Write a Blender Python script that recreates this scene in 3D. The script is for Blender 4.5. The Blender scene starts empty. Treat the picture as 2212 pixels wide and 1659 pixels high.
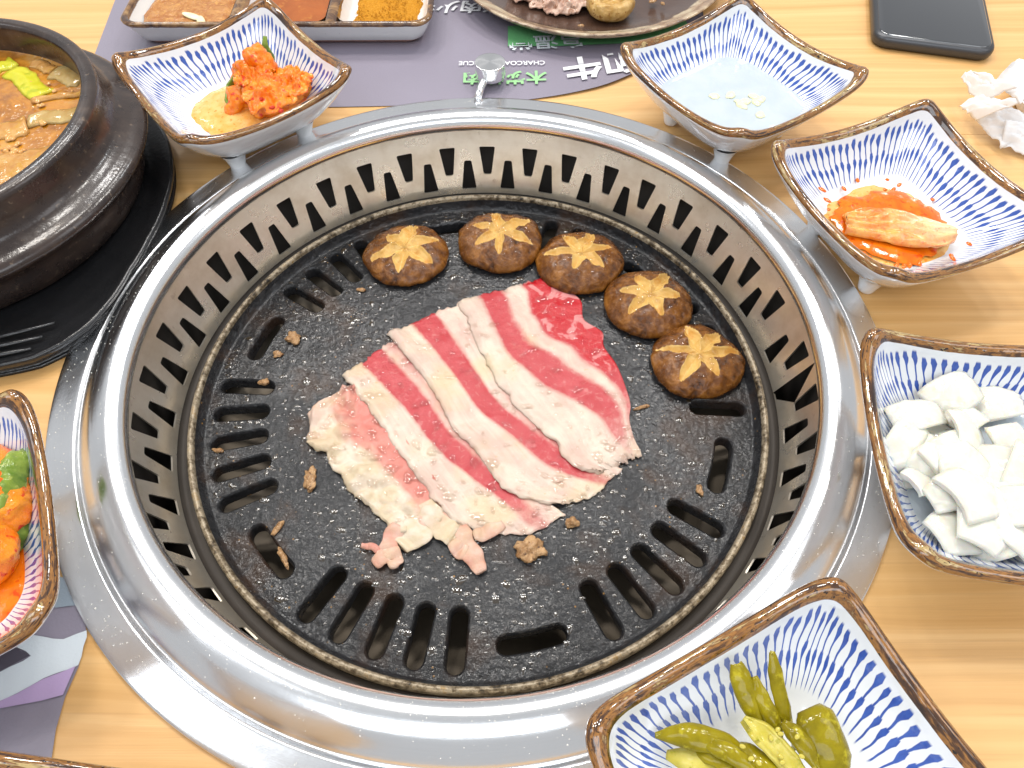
import bpy, bmesh, math, random
import numpy as np
from mathutils import Vector, Matrix, noise as mn
from mathutils.geometry import delaunay_2d_cdt
R = math.radians
random.seed(7)
SC = bpy.context.scene
COL = SC.collection

# ------------------------------------------------------------------ camera
PIT, ROLL = 0.98397798, -0.00348843
CAM = Vector((0.01713961, -0.20646239, 0.27904103))
FOC = 0.70                                   # focal length / picture width
FW = Vector((0, math.cos(PIT), -math.sin(PIT)))
UP0 = Vector((0, math.sin(PIT), math.cos(PIT)))
RT = Vector((1, 0, 0)) * math.cos(ROLL) + UP0 * math.sin(ROLL)
UP = Vector((-1, 0, 0)) * math.sin(ROLL) + UP0 * math.cos(ROLL)
cd = bpy.data.cameras.new('camera')
cam = bpy.data.objects.new('camera', cd); COL.objects.link(cam)
m = Matrix((RT, UP, -FW)).transposed().to_4x4(); m.translation = CAM
cam.matrix_world = m
cd.sensor_fit = 'HORIZONTAL'; cd.sensor_width = 36; cd.lens = 36 * FOC
cd.clip_start = 0.01; cd.clip_end = 50
SC.camera = cam

# ------------------------------------------------------------------ light
w = bpy.data.worlds.new('World'); SC.world = w; w.use_nodes = True
bg = w.node_tree.nodes['Background']
bg.inputs[0].default_value = (0.95, 0.97, 1.0, 1); bg.inputs[1].default_value = 0.55
def ceiling_or_fill_lamp(name, loc, size, power, col, aim=(0, 0.05, 0)):
    l = bpy.data.lights.new(name, 'AREA'); l.shape = 'RECTANGLE'
    l.size, l.size_y = size; l.energy = power; l.color = col
    o = bpy.data.objects.new(name, l); COL.objects.link(o); o.location = loc
    d = Vector(aim) - Vector(loc)
    o.rotation_euler = d.to_track_quat('-Z', 'Y').to_euler()
for x, y, sx, sy, pw, col in [(-.62, .62, .16, .16, 4.8, (1, .95, .88)), (-.06, .50, .20, .12, 4.8, (1, .96, .90)), (.70, .66, .16, .16, 4.8, (1, .96, .90)),
                              (-.34, 1.12, .18, .18, 5.0, (1, .97, .94)), (.26, 1.08, .18, .18, 5.0, (1, .97, .94)), (.95, 1.35, .18, .18, 4.0, (.95, .98, 1)), (-1.05, 1.35, .18, .18, 4.0, (.95, .98, 1)),
                              (.05, -1.0, 1.60, .60, 10.0, (.88, .94, 1.0)), (-1.15, -.1, .5, 1.0, 5.0, (.92, .96, 1.0)), (1.15, -.1, .5, 1.0, 4.5, (.95, .97, 1.0))]:  # broad fill lamps added in front and at both sides
    ceiling_or_fill_lamp('ceiling_or_fill_lamp', (x, y, 1.5 if y > 0 else 1.3), (sx, sy), pw, col)
vs = SC.view_settings
vs.view_transform = 'Standard'; vs.look = 'None'; vs.exposure = 0.12; vs.gamma = 1.0
vs.use_curve_mapping = False
cy = SC.cycles
cy.max_bounces = 7; cy.diffuse_bounces = 3; cy.glossy_bounces = 4; cy.transmission_bounces = 4
cy.caustics_reflective = True; cy.caustics_refractive = False; cy.sample_clamp_indirect = 6.0

# ------------------------------------------------------------------ helpers
def P(x, y, z):
    """pixel of the 2212 x 1659 photograph -> point on the level z"""
    d = RT * (x - 1106) + UP * (829.5 - y) + FW * (FOC * 2212)
    return CAM + d * ((z - CAM.z) / d.z)
def z5(x, y): return (597.3 + .36 * x, 531 + .36 * y)
def z8(x, y): return (663.7 + .36 * x, 1061.9 + .36 * y)
def fbm(p, s, o=4): return mn.fractal(Vector(p) * s, 1.0, 2.0, o)
def nz(p, s): return mn.noise(Vector(p) * s)

def mesh(name, v, f, mat=None, parent=None, smooth=True, attrs=None, loc=None, rz=0.0):
    me = bpy.data.meshes.new(name)
    me.from_pydata([tuple(q) for q in v], [], [tuple(q) for q in f]); me.validate()
    if attrs:
        for k, a in attrs.items():
            at = me.attributes.new(k, 'FLOAT', 'POINT'); at.data.foreach_set('value', np.asarray(a, np.float32))
    if smooth: me.polygons.foreach_set('use_smooth', [True] * len(me.polygons))
    if mat: me.materials.append(mat)
    me.update()
    o = bpy.data.objects.new(name, me); COL.objects.link(o)
    if parent: o.parent = parent
    if loc is not None: o.location = loc
    if rz: o.rotation_euler = (0, 0, rz)
    return o
def tag(o, label, cat, group=None, kind=None):
    if label: o['label'] = label
    if cat: o['category'] = cat
    if group: o['group'] = group
    if kind: o['kind'] = kind
    return o
def empty(name, loc=(0, 0, 0), rz=0.0):
    o = bpy.data.objects.new(name, None); COL.objects.link(o); o.location = loc
    o.rotation_euler = (0, 0, rz); o.empty_display_size = .01
    return o
def spline(pts, k=5, closed=False):
    """Catmull-Rom through 2-D / 3-D points"""
    p = [np.array(q, float) for q in pts]; n = len(p); out = []
    rng = range(n if closed else n - 1)
    for i in rng:
        a = p[(i - 1) % n] if closed or i > 0 else 2 * p[0] - p[1]
        b = p[i]; c = p[(i + 1) % n]
        d = p[(i + 2) % n] if closed or i < n - 2 else 2 * p[-1] - p[-2]
        for j in range(k):
            t = j / k
            out.append(.5 * ((2 * b) + (-a + c) * t + (2 * a - 5 * b + 4 * c - d) * t * t + (-a + 3 * b - 3 * c + d) * t ** 3))
    if not closed: out.append(p[-1])
    return out
def resample(poly, n):
    q = np.array(poly, float); s = np.r_[0, np.cumsum(np.hypot(*np.diff(q, axis=0).T))]
    u = np.linspace(0, s[-1], n)
    return np.stack([np.interp(u, s, q[:, k]) for k in range(q.shape[1])], 1)
def lathe(prof, n=96, close=False):
    v, f = [], []
    m_ = len(prof)
    for i in range(n):
        a = 2 * math.pi * i / n; c, s = math.cos(a), math.sin(a)
        v += [(r * c, r * s, z) for r, z in prof]
    for i in range(n):
        j = (i + 1) % n
        for k in range(m_ - 1 + (1 if close else 0)):
            k2 = (k + 1) % m_
            f.append((i * m_ + k, j * m_ + k, j * m_ + k2, i * m_ + k2))
    return v, f
def sphere_grid(nu, nv, fn):
    """closed blob: fn(unit vector) -> point"""
    v = [fn(Vector((0, 0, 1)))]
    for i in range(1, nv):
        th = math.pi * i / nv
        for j in range(nu):
            ph = 2 * math.pi * j / nu
            v.append(fn(Vector((math.sin(th) * math.cos(ph), math.sin(th) * math.sin(ph), math.cos(th)))))
    v.append(fn(Vector((0, 0, -1))))
    f = [(0, 1 + j, 1 + (j + 1) % nu) for j in range(nu)]
    for i in range(nv - 2):
        a = 1 + i * nu; b = a + nu
        f += [(a + j, b + j, b + (j + 1) % nu, a + (j + 1) % nu) for j in range(nu)]
    a = 1 + (nv - 2) * nu; L = len(v) - 1
    f += [(a + j, L, a + (j + 1) % nu) for j in range(nu)]
    return v, f
def lump(name, c, rad, mat, rz=0.0, amp=.2, sc=90., seed=0, parent=None, nu=40, nv=24, flat=0.0, tilt=0.0, attr=None):
    rad = Vector(rad); c = Vector(c); off = Vector((seed * 3.7, seed * 1.3, seed * 5.1))
    rot = Matrix.Rotation(rz, 3, 'Z') @ Matrix.Rotation(tilt, 3, 'Y')
    def fn(n):
        p = Vector((n.x * rad.x, n.y * rad.y, n.z * rad.z))
        d = 1 + amp * mn.fractal((p + off) * sc, .9, 2.1, 4)
        p = p * d
        if flat and p.z < 0: p.z *= (1 - flat)
        return rot @ p
    v, f = sphere_grid(nu, nv, fn)
    o = mesh(name, v, f, mat, parent, attrs=attr)
    o.location = c
    return o
def tube(path, rads, n=12, cap=True):
    path = [Vector(p) for p in path]; v, f = [], []
    for i, p in enumerate(path):
        t = (path[min(i + 1, len(path) - 1)] - path[max(i - 1, 0)]).normalized()
        a = t.cross(Vector((0, 0, 1)));  a = a.normalized() if a.length > 1e-4 else Vector((1, 0, 0))
        b = a.cross(t)
        r = rads[i] if hasattr(rads, '__len__') else rads
        ra, rb = (r if hasattr(r, '__len__') else (r, r))
        v += [p + a * (ra * math.cos(2 * math.pi * k / n)) + b * (rb * math.sin(2 * math.pi * k / n)) for k in range(n)]
    for i in range(len(path) - 1):
        f += [(i * n + k, i * n + (k + 1) % n, (i + 1) * n + (k + 1) % n, (i + 1) * n + k) for k in range(n)]
    if cap:
        f.append(tuple(range(n))[::-1]); f.append(tuple(range((len(path) - 1) * n, len(path) * n)))
    return v, f

# ------------------------------------------------------------------ node materials
class NT:
    def __init__(s, name):
        s.m = bpy.data.materials.new(name); s.m.use_nodes = True
        s.t = s.m.node_tree; s.b = s.t.nodes['Principled BSDF']
    def n(s, typ, **kw):
        nd = s.t.nodes.new(typ)
        for k, v in kw.items(): setattr(nd, k, v)
        return nd
    def put(s, inp, v):
        if hasattr(v, 'is_linked') or isinstance(v, bpy.types.NodeSocket): s.t.links.new(v, inp)
        elif isinstance(v, (tuple, list)) and len(v) == 3 and inp.type == 'RGBA': inp.default_value = (*v, 1)
        else: inp.default_value = v
    def math(s, op, a, b=0.0, c=None, clamp=False):
        nd = s.n('ShaderNodeMath', operation=op, use_clamp=clamp)
        s.put(nd.inputs[0], a); s.put(nd.inputs[1], b)
        if c is not None: s.put(nd.inputs[2], c)
        return nd.outputs[0]
    def mix(s, f, a, b, blend='MIX'):
        nd = s.n('ShaderNodeMix', data_type='RGBA', blend_type=blend)
        s.put(nd.inputs[0], f); s.put(nd.inputs[6], a); s.put(nd.inputs[7], b)
        return nd.outputs[2]
    def ramp(s, f, stops, interp='LINEAR'):
        nd = s.n('ShaderNodeValToRGB'); cr = nd.color_ramp; cr.interpolation = interp
        while len(cr.elements) < len(stops): cr.elements.new(.5)
        for e, (p, c) in zip(cr.elements, stops):
            e.position = p; e.color = (*c, 1) if len(c) == 3 else c
        s.put(nd.inputs[0], f); return nd.outputs[0]
    def step(s, x, lo, hi):
        nd = s.n('ShaderNodeMapRange', interpolation_type='SMOOTHSTEP')
        s.put(nd.inputs[0], x); nd.inputs[1].default_value = lo; nd.inputs[2].default_value = hi
        return nd.outputs[0]
    def attr(s, name): return s.n('ShaderNodeAttribute', attribute_name=name).outputs['Fac']
    def obj(s): return s.n('ShaderNodeTexCoord').outputs['Object']
    def scale(s, vec, k):
        nd = s.n('ShaderNodeMapping'); s.put(nd.inputs[0], vec); nd.inputs[3].default_value = k; return nd.outputs[0]
    def xyz(s, x, y, z=0.0):
        nd = s.n('ShaderNodeCombineXYZ'); s.put(nd.inputs[0], x); s.put(nd.inputs[1], y); s.put(nd.inputs[2], z); return nd.outputs[0]
    def noise(s, vec, sc, det=4, rough=.55, dist=0.0):
        nd = s.n('ShaderNodeTexNoise'); s.put(nd.inputs['Vector'], vec)
        nd.inputs['Scale'].default_value = sc; nd.inputs['Detail'].default_value = det
        nd.inputs['Roughness'].default_value = rough; nd.inputs['Distortion'].default_value = dist
        return nd.outputs[0]
    def vor(s, vec, sc, feature='F1'):
        nd = s.n('ShaderNodeTexVoronoi', feature=feature); s.put(nd.inputs['Vector'], vec); nd.inputs['Scale'].default_value = sc
        return nd.outputs['Distance']
    def white(s, x):
        nd = s.n('ShaderNodeTexWhiteNoise', noise_dimensions='1D'); s.put(nd.inputs['W'], x); return nd.outputs['Value']
    def coatbump(s, h, dist, st=1.0):
        nd = s.n('ShaderNodeBump'); nd.inputs['Strength'].default_value = st; nd.inputs['Distance'].default_value = dist
        s.put(nd.inputs['Height'], h)
        for l in list(s.b.inputs['Coat Normal'].links): s.t.links.remove(l)
        s.put(s.b.inputs['Coat Normal'], nd.outputs[0])
    def bump(s, h, dist, st=1.0):
        nd = s.n('ShaderNodeBump'); nd.inputs['Strength'].default_value = st; nd.inputs['Distance'].default_value = dist
        s.put(nd.inputs['Height'], h); s.put(s.b.inputs['Normal'], nd.outputs[0]); s.put(s.b.inputs['Coat Normal'], nd.outputs[0])
    def set(s, **kw):
        names = {'col': 'Base Color', 'rough': 'Roughness', 'metal': 'Metallic', 'sss': 'Subsurface Weight', 'coat': 'Coat Weight',
                 'coatr': 'Coat Roughness', 'coati': 'Coat IOR', 'ior': 'IOR', 'trans': 'Transmission Weight', 'aniso': 'Anisotropic', 'alpha': 'Alpha',
                 'spec': 'Specular IOR Level', 'sssr': 'Subsurface Radius', 'ssss': 'Subsurface Scale', 'sheen': 'Sheen Weight'}
        for k, v in kw.items(): s.put(s.b.inputs[names[k]], v)
        return s.m

def simple(name, col, rough=.5, metal=0.0, var=.15, sc=60, bump=0.0, bsc=400, **kw):
    t = NT(name); o = t.obj(); n = t.noise(o, sc)
    c = t.mix(t.math('MULTIPLY', n, 1.0), tuple(x * (1 - var) for x in col), tuple(min(1, x * (1 + var)) for x in col))
    t.set(col=c, rough=rough, metal=metal, **kw)
    if bump: t.bump(t.noise(o, bsc), bump)
    return t.m

def m_wood():
    t = NT('pine_wood'); o = t.obj()
    warp = t.noise(t.scale(o, (2.0, 10, 1)), 1.0, 3)
    sep = t.n('ShaderNodeSeparateXYZ'); t.put(sep.inputs[0], o)
    y = t.math('ADD', sep.outputs[1], t.math('MULTIPLY', warp, .05))
    rings = t.noise(t.xyz(t.math('MULTIPLY', sep.outputs[0], .35), t.math('MULTIPLY', y, 120)), 1.0, 4, .6)
    fine = t.noise(t.scale(o, (9, 620, 1)), 1.0, 4, .65)
    broad = t.noise(t.scale(o, (1.5, 7, 1)), 1.0, 3)
    c = t.ramp(rings, [(.30, (.57, .305, .095)), (.5, (.67, .385, .140)), (.70, (.75, .470, .200))])
    c = t.mix(t.math('MULTIPLY', t.step(fine, .50, .74), .38), c, (.47, .245, .085))
    c = t.mix(t.math('MULTIPLY', t.step(broad, .45, .75), .45), c, (.77, .52, .245))
    t.set(col=c, rough=t.math('ADD', t.math('MULTIPLY', fine, .15), .36), coat=.10, coatr=.3)
    t.bump(fine, .00012)
    return t.m
def m_steel(name, col=(.90, .905, .915), rough=.18, aniso=.35, stain=0.0):
    t = NT(name); o = t.obj()
    sep = t.n('ShaderNodeSeparateXYZ'); t.put(sep.inputs[0], o)
    rad = t.math('SQRT', t.math('ADD', t.math('MULTIPLY', sep.outputs[0], sep.outputs[0]), t.math('MULTIPLY', sep.outputs[1], sep.outputs[1])))
    ang = t.math('ARCTAN2', sep.outputs[1], sep.outputs[0])
    brush = t.noise(t.xyz(t.math('MULTIPLY', rad, 2600), t.math('MULTIPLY', ang, 7), t.math('MULTIPLY', sep.outputs[2], 2600)), 1.0, 3, .6)
    smud = t.noise(o, 38, 4, .6)
    c = t.mix(t.math('MULTIPLY', brush, .35), col, tuple(x * .80 for x in col))
    if stain:
        c = t.mix(t.math('MULTIPLY', t.step(smud, .40, .72), stain), c, (.50, .39, .24))
        c = t.mix(t.math('MULTIPLY', t.step(t.noise(o, 130, 5, .7), .60, .74), stain * .8), c, (.22, .13, .06))
    t.set(col=c, metal=.85 if stain else 1.0, rough=t.math('ADD', t.math('MULTIPLY', smud, .16), rough - .06), aniso=aniso)
    if aniso:
        tg = t.n('ShaderNodeTangent', direction_type='RADIAL', axis='Z'); t.put(t.b.inputs['Tangent'], tg.outputs[0])
    t.bump(t.math('ADD', t.math('MULTIPLY', brush, .25), t.math('MULTIPLY', t.noise(o, 260, 2), .5)), .00006)
    return t.m
def m_plate():
    t = NT('seasoned_cast_iron'); o = t.obj()
    g = t.noise(o, 900, 3, .6); g2 = t.noise(o, 330, 4, .6); blot = t.noise(o, 26, 5, .6, .4); oil = t.noise(o, 16, 4, .55, .6)
    wet = t.step(oil, .30, .66)
    c = t.ramp(g2, [(.3, (.012, .012, .013)), (.7, (.030, .030, .032))])
    c = t.mix(t.math('MULTIPLY', t.step(blot, .50, .68), .6), c, (.050, .024, .011))
    spk = t.vor(o, 260)
    c = t.mix(t.math('MULTIPLY', t.step(spk, .16, .07), t.step(t.noise(o, 60, 2), .52, .66)), c, (.30, .16, .05))
    r = t.math('SUBTRACT', .36, t.math('MULTIPLY', wet, .12))
    t.set(col=c, rough=t.math('ADD', r, t.math('MULTIPLY', t.math('SUBTRACT', g2, .5), .15)), coat=t.math('ADD', .25, t.math('MULTIPLY', wet, .45)), coatr=.06, spec=.15)
    h = t.math('ADD', t.math('MULTIPLY', g, .5), t.math('MULTIPLY', g2, 1.0))
    h = t.math('ADD', h, t.math('MULTIPLY', t.noise(o, 120, 3), 1.3))
    t.bump(h, .0004, .8)
    t.coatbump(t.math('ADD', t.noise(o, 340, 2, .5), t.math('MULTIPLY', t.noise(o, 120, 2), 1.4)), .0015, 1.0)
    return t.m
def m_porcelain(N=23):
    t = NT('blue_striped_porcelain'); o = t.obj()
    s, tt, rim = t.attr('s'), t.attr('t'), t.attr('rim')
    info = t.n('ShaderNodeObjectInfo').outputs['Random']
    wob = t.noise(t.xyz(t.math('MULTIPLY', s, 4), t.math('MULTIPLY', tt, 1.4), t.math('MULTIPLY', info, 30)), 1.0, 2)
    x = t.math('ADD', t.math('MULTIPLY', s, N), t.math('MULTIPLY', t.math('SUBTRACT', wob, .5), 1.5))
    i = t.math('FLOOR', x); fr = t.math('ABSOLUTE', t.math('SUBTRACT', t.math('SUBTRACT', x, i), .5))
    r1 = t.white(t.math('ADD', i, t.math('MULTIPLY', info, 91)))
    r2 = t.white(t.math('ADD', i, t.math('ADD', 37.3, t.math('MULTIPLY', info, 53))))
    sm = t.noise(t.xyz(t.math('MULTIPLY', s, 3.1), t.math('MULTIPLY', info, 17)), 1.0, 2)
    def row(head, length):
        u = t.math('DIVIDE', t.math('SUBTRACT', tt, head), length)
        blob = t.math('MAXIMUM', 0.0, t.math('SUBTRACT', 1.0, t.math('DIVIDE', t.math('ABSOLUTE', t.math('SUBTRACT', u, .17)), .22)))
        wd = t.math('ADD', t.math('MULTIPLY', blob, .20), t.math('SUBTRACT', .125, t.math('MULTIPLY', u, .045)))
        e = t.math('MULTIPLY', t.step(u, 0.0, .06), t.step(u, 1.0, .93))
        return t.math('MULTIPLY', e, t.step(t.math('SUBTRACT', wd, fr), -.035, .035))
    a = row(t.math('ADD', .02, t.math('MULTIPLY', r1, .09)), t.math('ADD', .64, t.math('MULTIPLY', r2, .12)))
    b = row(t.math('ADD', .28, t.math('ADD', t.math('MULTIPLY', r2, .09), t.math('MULTIPLY', sm, .30))), t.math('ADD', .50, t.math('MULTIPLY', r1, .10)))
    mk = t.math('MULTIPLY', t.math('MAXIMUM', a, b), t.step(tt, .93, .85))
    blue = t.mix(t.noise(t.xyz(t.math('MULTIPLY', s, 60), t.math('MULTIPLY', tt, 6)), 1.0, 3), (.012, .032, .23), (.06, .15, .52))
    wh = t.mix(t.noise(o, 90, 4), (.74, .76, .79), (.80, .80, .79))
    c = t.mix(mk, wh, blue)
    an = t.math('MULTIPLY', s, math.pi / 2)
    cs, sn = t.math('COSINE', an), t.math('SINE', an)
    def per(k, kt, det, ro, dist=0.0):
        return t.noise(t.xyz(t.math('MULTIPLY', cs, k), t.math('MULTIPLY', sn, k), t.math('ADD', t.math('MULTIPLY', tt, kt), t.math('MULTIPLY', info, 60))), 1.0, det, ro, dist)
    gl = per(1.8, 11, 4, .65, .4)
    gl2 = per(10, 20, 3, .6)
    g = t.ramp(t.math('ADD', t.math('MULTIPLY', gl, .65), t.math('MULTIPLY', gl2, .35)),
               [(.34, (.018, .008, .005)), (.45, (.075, .030, .010)), (.50, (.32, .14, .030)), (.55, (.14, .055, .015)), (.60, (.50, .36, .15)), (.68, (.10, .045, .015))])
    spot = t.step(per(30, 36, 3, .5), .62, .68)
    g = t.mix(spot, g, (.02, .01, .006))
    mr = t.step(t.math('ADD', rim, t.math('MULTIPLY', t.math('SUBTRACT', gl, .5), .55)), .44, .54)
    c = t.mix(mr, c, g)
    t.set(col=c, rough=.10, coat=.8, coatr=.03, sss=0.0)
    t.bump(t.noise(o, 150, 3, .4), .0005, .45)
    return t.m
def m_meat(name, red=(.38, .016, .024), pink=(.50, .075, .08), cook=0.0):
    t = NT(name); o = t.obj()
    fat = t.attr('fat'); br = t.attr('bright')
    d = t.math('MULTIPLY', t.math('SUBTRACT', t.noise(o, 260, 4, .6), .5), .38)
    d2 = t.math('MULTIPLY', t.math('SUBTRACT', t.noise(o, 70, 3, .5), .5), .45)
    k = t.step(t.math('ADD', fat, t.math('ADD', d, d2)), .34, .66)
    marb = t.math('MULTIPLY', t.step(t.noise(o, 240, 4, .65, 1.2), .55, .68), .38)
    rc = t.mix(t.noise(o, 75, 4), red, pink)
    rc = t.mix(br, rc, t.mix(t.step(t.noise(o, 95, 3, .5, .8), .52, .60), (.43, .010, .016), (.55, .20, .19)))
    rc = t.mix(marb, rc, (.55, .24, .22))
    str_ = t.noise(t.xyz(t.math('MULTIPLY', t.attr('mu'), 13), t.math('MULTIPLY', t.attr('mt'), 3.0)), 1.0, 4, .6, .5)
    fc = t.mix(t.step(t.math('ADD', t.math('MULTIPLY', str_, .38), t.math('MULTIPLY', t.noise(o, 55, 4), .62)), .36, .64), (.54, .38, .31), (.63, .53, .43))
    fc = t.mix(t.math('MULTIPLY', t.step(t.noise(o, 34, 3), .50, .72), .55), fc, (.56, .42, .22))
    fc = t.mix(t.math('MULTIPLY', t.step(t.noise(o, 420, 2), .70, .76), .5), fc, (.55, .33, .12))
    if cook: fc = t.mix(cook, fc, t.mix(t.step(t.noise(o, 90, 3), .4, .65), (.56, .45, .27), (.67, .57, .45)))
    k2 = t.step(t.math('ADD', fat, t.math('ADD', d, d2)), .10, .50)
    edge_c = t.mix(.45, rc, fc)
    c = t.mix(k, t.mix(k2, rc, edge_c), t.mix(t.step(t.math('ADD', fat, t.math('ADD', d, d2)), .55, .95), t.mix(.3, fc, rc), fc))
    t.set(col=c, rough=t.math('ADD', .12, t.math('MULTIPLY', t.noise(o, 120, 3), .2)), sss=.12, sssr=(.9, .35, .22), ssss=.0014, coat=.4, coatr=.06, spec=.12)
    t.bump(t.math('ADD', t.noise(o, 420, 4, .6), t.math('MULTIPLY', t.noise(o, 130, 3), 1.2)), .0006, .55)
    t.coatbump(t.math('ADD', t.noise(o, 300, 3), t.math('MULTIPLY', t.noise(o, 90, 2), 1.6)), .0016, .9)
    return t.m
def m_mushroom():
    t = NT('grilled_shiitake'); o = t.obj(); fl = t.attr('flesh')
    info = t.n('ShaderNodeObjectInfo').outputs['Random']
    n = t.noise(o, 110, 5, .62, .5); n2 = t.noise(o, 300, 4, .6)
    cap = t.ramp(t.math('ADD', t.math('MULTIPLY', n, .7), t.math('MULTIPLY', n2, .3)), [(.36, (.034, .010, .002)), (.49, (.135, .044, .006)), (.63, (.27, .105, .018))])
    f = t.mix(t.noise(o, 150, 4), (.58, .30, .055), (.74, .53, .20))
    f = t.mix(t.math('MULTIPLY', t.step(n, .50, .66), .6), f, (.56, .24, .03))
    k = t.step(t.math('ADD', fl, t.math('MULTIPLY', t.math('SUBTRACT', n2, .5), .5)), .36, .58)
    t.set(col=t.mix(k, cap, f), rough=t.math('ADD', .16, t.math('MULTIPLY', n2, .2)), sss=.03, sssr=(.8, .4, .15), ssss=.001, coat=.5, coatr=.08, spec=.12)
    t.bump(t.math('ADD', t.math('MULTIPLY', n, 1.5), n2), .0009, .7)
    t.coatbump(t.math('ADD', t.math('MULTIPLY', n, 1.5), t.math('MULTIPLY', n2, .4)), .0013, .8)
    return t.m
def m_food(name, a, b, c3=None, sc=120, rough=.2, sss=.2, bump=.0006, coat=.5, **kw):
    t = NT(name); o = t.obj(); n = t.noise(o, sc, 5, .6, .4)
    c = t.mix(t.step(n, .3, .7), a, b)
    if c3: c = t.mix(t.step(t.noise(o, sc * 2.2, 4, .6), .56, .68), c, c3)
    t.set(col=c, rough=rough, sss=sss * .6, sssr=(1, .5, .25), ssss=.002, coat=coat * .7, coatr=.06, spec=.12, **kw)
    if bump:
        t.bump(t.noise(o, sc * 2.5, 4), bump, .7)
        t.coatbump(t.noise(o, sc * 1.4, 3), bump * 1.4, .8)
    return t.m

M = {}
M['wood'] = m_wood()
M['steel'] = m_steel('brushed_steel')
M['ring'] = m_steel('stained_steel', (.94, .88, .77), .27, .0, .42)
M['basin'] = simple('dark_void_steel', (.06, .05, .042), .6, .3, .5, 40)  # dark tone makes the black void behind the openings and the seat gap
M['pan'] = simple('greasy_pan', (.15, .12, .085), .45, .4, .5, 40)
M['plate'] = m_plate()
def m_rim():
    t = NT('worn_rim'); o = t.obj(); n = t.noise(o, 330, 5, .7); n2 = t.noise(o, 45, 3)
    c = t.ramp(t.math('ADD', t.math('MULTIPLY', n, .7), t.math('MULTIPLY', n2, .3)), [(.38, (.018, .014, .010)), (.47, (.16, .115, .065)), (.56, (.42, .35, .25)), (.66, (.30, .18, .06))])
    t.set(col=c, rough=.42, metal=.3); t.bump(n, .0004, .7)
    return t.m
M['rim'] = m_rim()
M['china'] = m_porcelain()
M['chinawhite'] = simple('white_porcelain', (.82, .83, .84), .18, 0, .04, 80, coat=.6)
M['meat'] = m_meat('beef_belly')
M['cook'] = m_meat('half_cooked_beef', (.50, .12, .095), (.62, .26, .20), .65)
M['mush'] = m_mushroom()

# ------------------------------------------------------------------ table
def cdt(pts, loops, keep):
    """triangulate points with closed constraint loops, keep(x, y) decides on each triangle"""
    v = [Vector(p) for p in pts]; e = []
    for lp in loops:
        k = len(v); v += [Vector(p) for p in lp]; e += [(k + i, k + (i + 1) % len(lp)) for i in range(len(lp))]
    vo, eo, fo, *_ = delaunay_2d_cdt(v, e, [], 0, 1e-7)
    fs = []
    for f in fo:
        c = sum((vo[i] for i in f), Vector((0, 0))) / len(f)
        if keep(c.x, c.y):
            a, b, d = (vo[i] for i in f[:3])
            if (b - a).cross(d - a) < 0: f = f[::-1]
            fs.append(tuple(f))
    return [(p.x, p.y) for p in vo], fs
table = empty('table'); tag(table, None, None, None, 'structure')
HOLE = .186
bounds = [(-.62, .1597), (.1600, .95)]
for y0, y1 in bounds:
    circ = [(HOLE * math.cos(2 * math.pi * i / 180), HOLE * math.sin(2 * math.pi * i / 180)) for i in range(180)]
    rect = [(-.85, y0), (.85, y0), (.85, y1), (-.85, y1)]
    def kp(x, y, y0=y0, y1=y1): return y0 < y < y1 and math.hypot(x, y) > HOLE - 1e-5
    v2, f2 = cdt([], [rect, circ], kp)
    used = sorted({i for f in f2 for i in f}); mp = {u: i for i, u in enumerate(used)}
    b = mesh('board', [(v2[u][0], v2[u][1], 0) for u in used], [tuple(mp[i] for i in f) for f in f2], M['wood'], table, smooth=False)
    md = b.modifiers.new('thick', 'SOLIDIFY'); md.thickness = .03; md.offset = -1

# ------------------------------------------------------------------ grill body
grill = empty('tabletop_grill'); tag(grill, 'round stainless steel barbecue grill set into the wooden table', 'grill')
fl = spline([(.1960, .0), (.1962, .0010), (.1952, .0018), (.1900, .0024), (.1842, .0031), (.1830, .0029)], 4) + [(.1826, .0012), (.181, .0010)]
mesh('outer_flange', *lathe(fl, 240), M['steel'], grill)
cp = spline([(.1816, .0008), (.1814, .0030), (.1800, .0052), (.1768, .0082), (.1728, .0112), (.1690, .0128), (.1655, .0134), (.1622, .0126), (.1598, .0106), (.1588, .0078), (.1594, .0048), (.1620, .0030), (.1680, .0022)], 5)
collar = mesh('collar', *lathe(cp, 256), M['steel'], grill)
# oil spatter on the collar and flange
v, f = [], []
rng = random.Random(3)
def collar_z(r):
    for (r0, z0), (r1, z1) in zip(cp[:-1], cp[1:]):
        if r1 <= r <= r0: return z1 + (z0 - z1) * (r - r1) / max(1e-9, r0 - r1)
    return None
for i in range(1500):
    a = rng.choice([rng.uniform(math.pi * .9, math.pi * 1.9), rng.uniform(0, 2 * math.pi)])
    r = rng.choice([rng.uniform(.1605, .178), rng.uniform(.1605, .168), rng.uniform(.186, .195)])
    z = collar_z(r) if r < .181 else .0025 - (r - .19) * .12
    if z is None: continue
    s = rng.uniform(.00010, .00030) * (1.5 if rng.random() < .08 else 1)
    k = len(v); c = (r * math.cos(a), r * math.sin(a))
    v += [(c[0] + s * math.cos(q * 1.2566), c[1] + s * math.sin(q * 1.2566), z) for q in range(5)] + [(c[0], c[1], z + s * .8)]
    f += [(k + q, k + (q + 1) % 5, k + 5) for q in range(5)]
dm = simple('oil_droplet', (.7, .68, .62), .08, 0, .05)
tag(mesh('oil_spatter', v, f, dm, grill), None, None, None, 'stuff')
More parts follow.
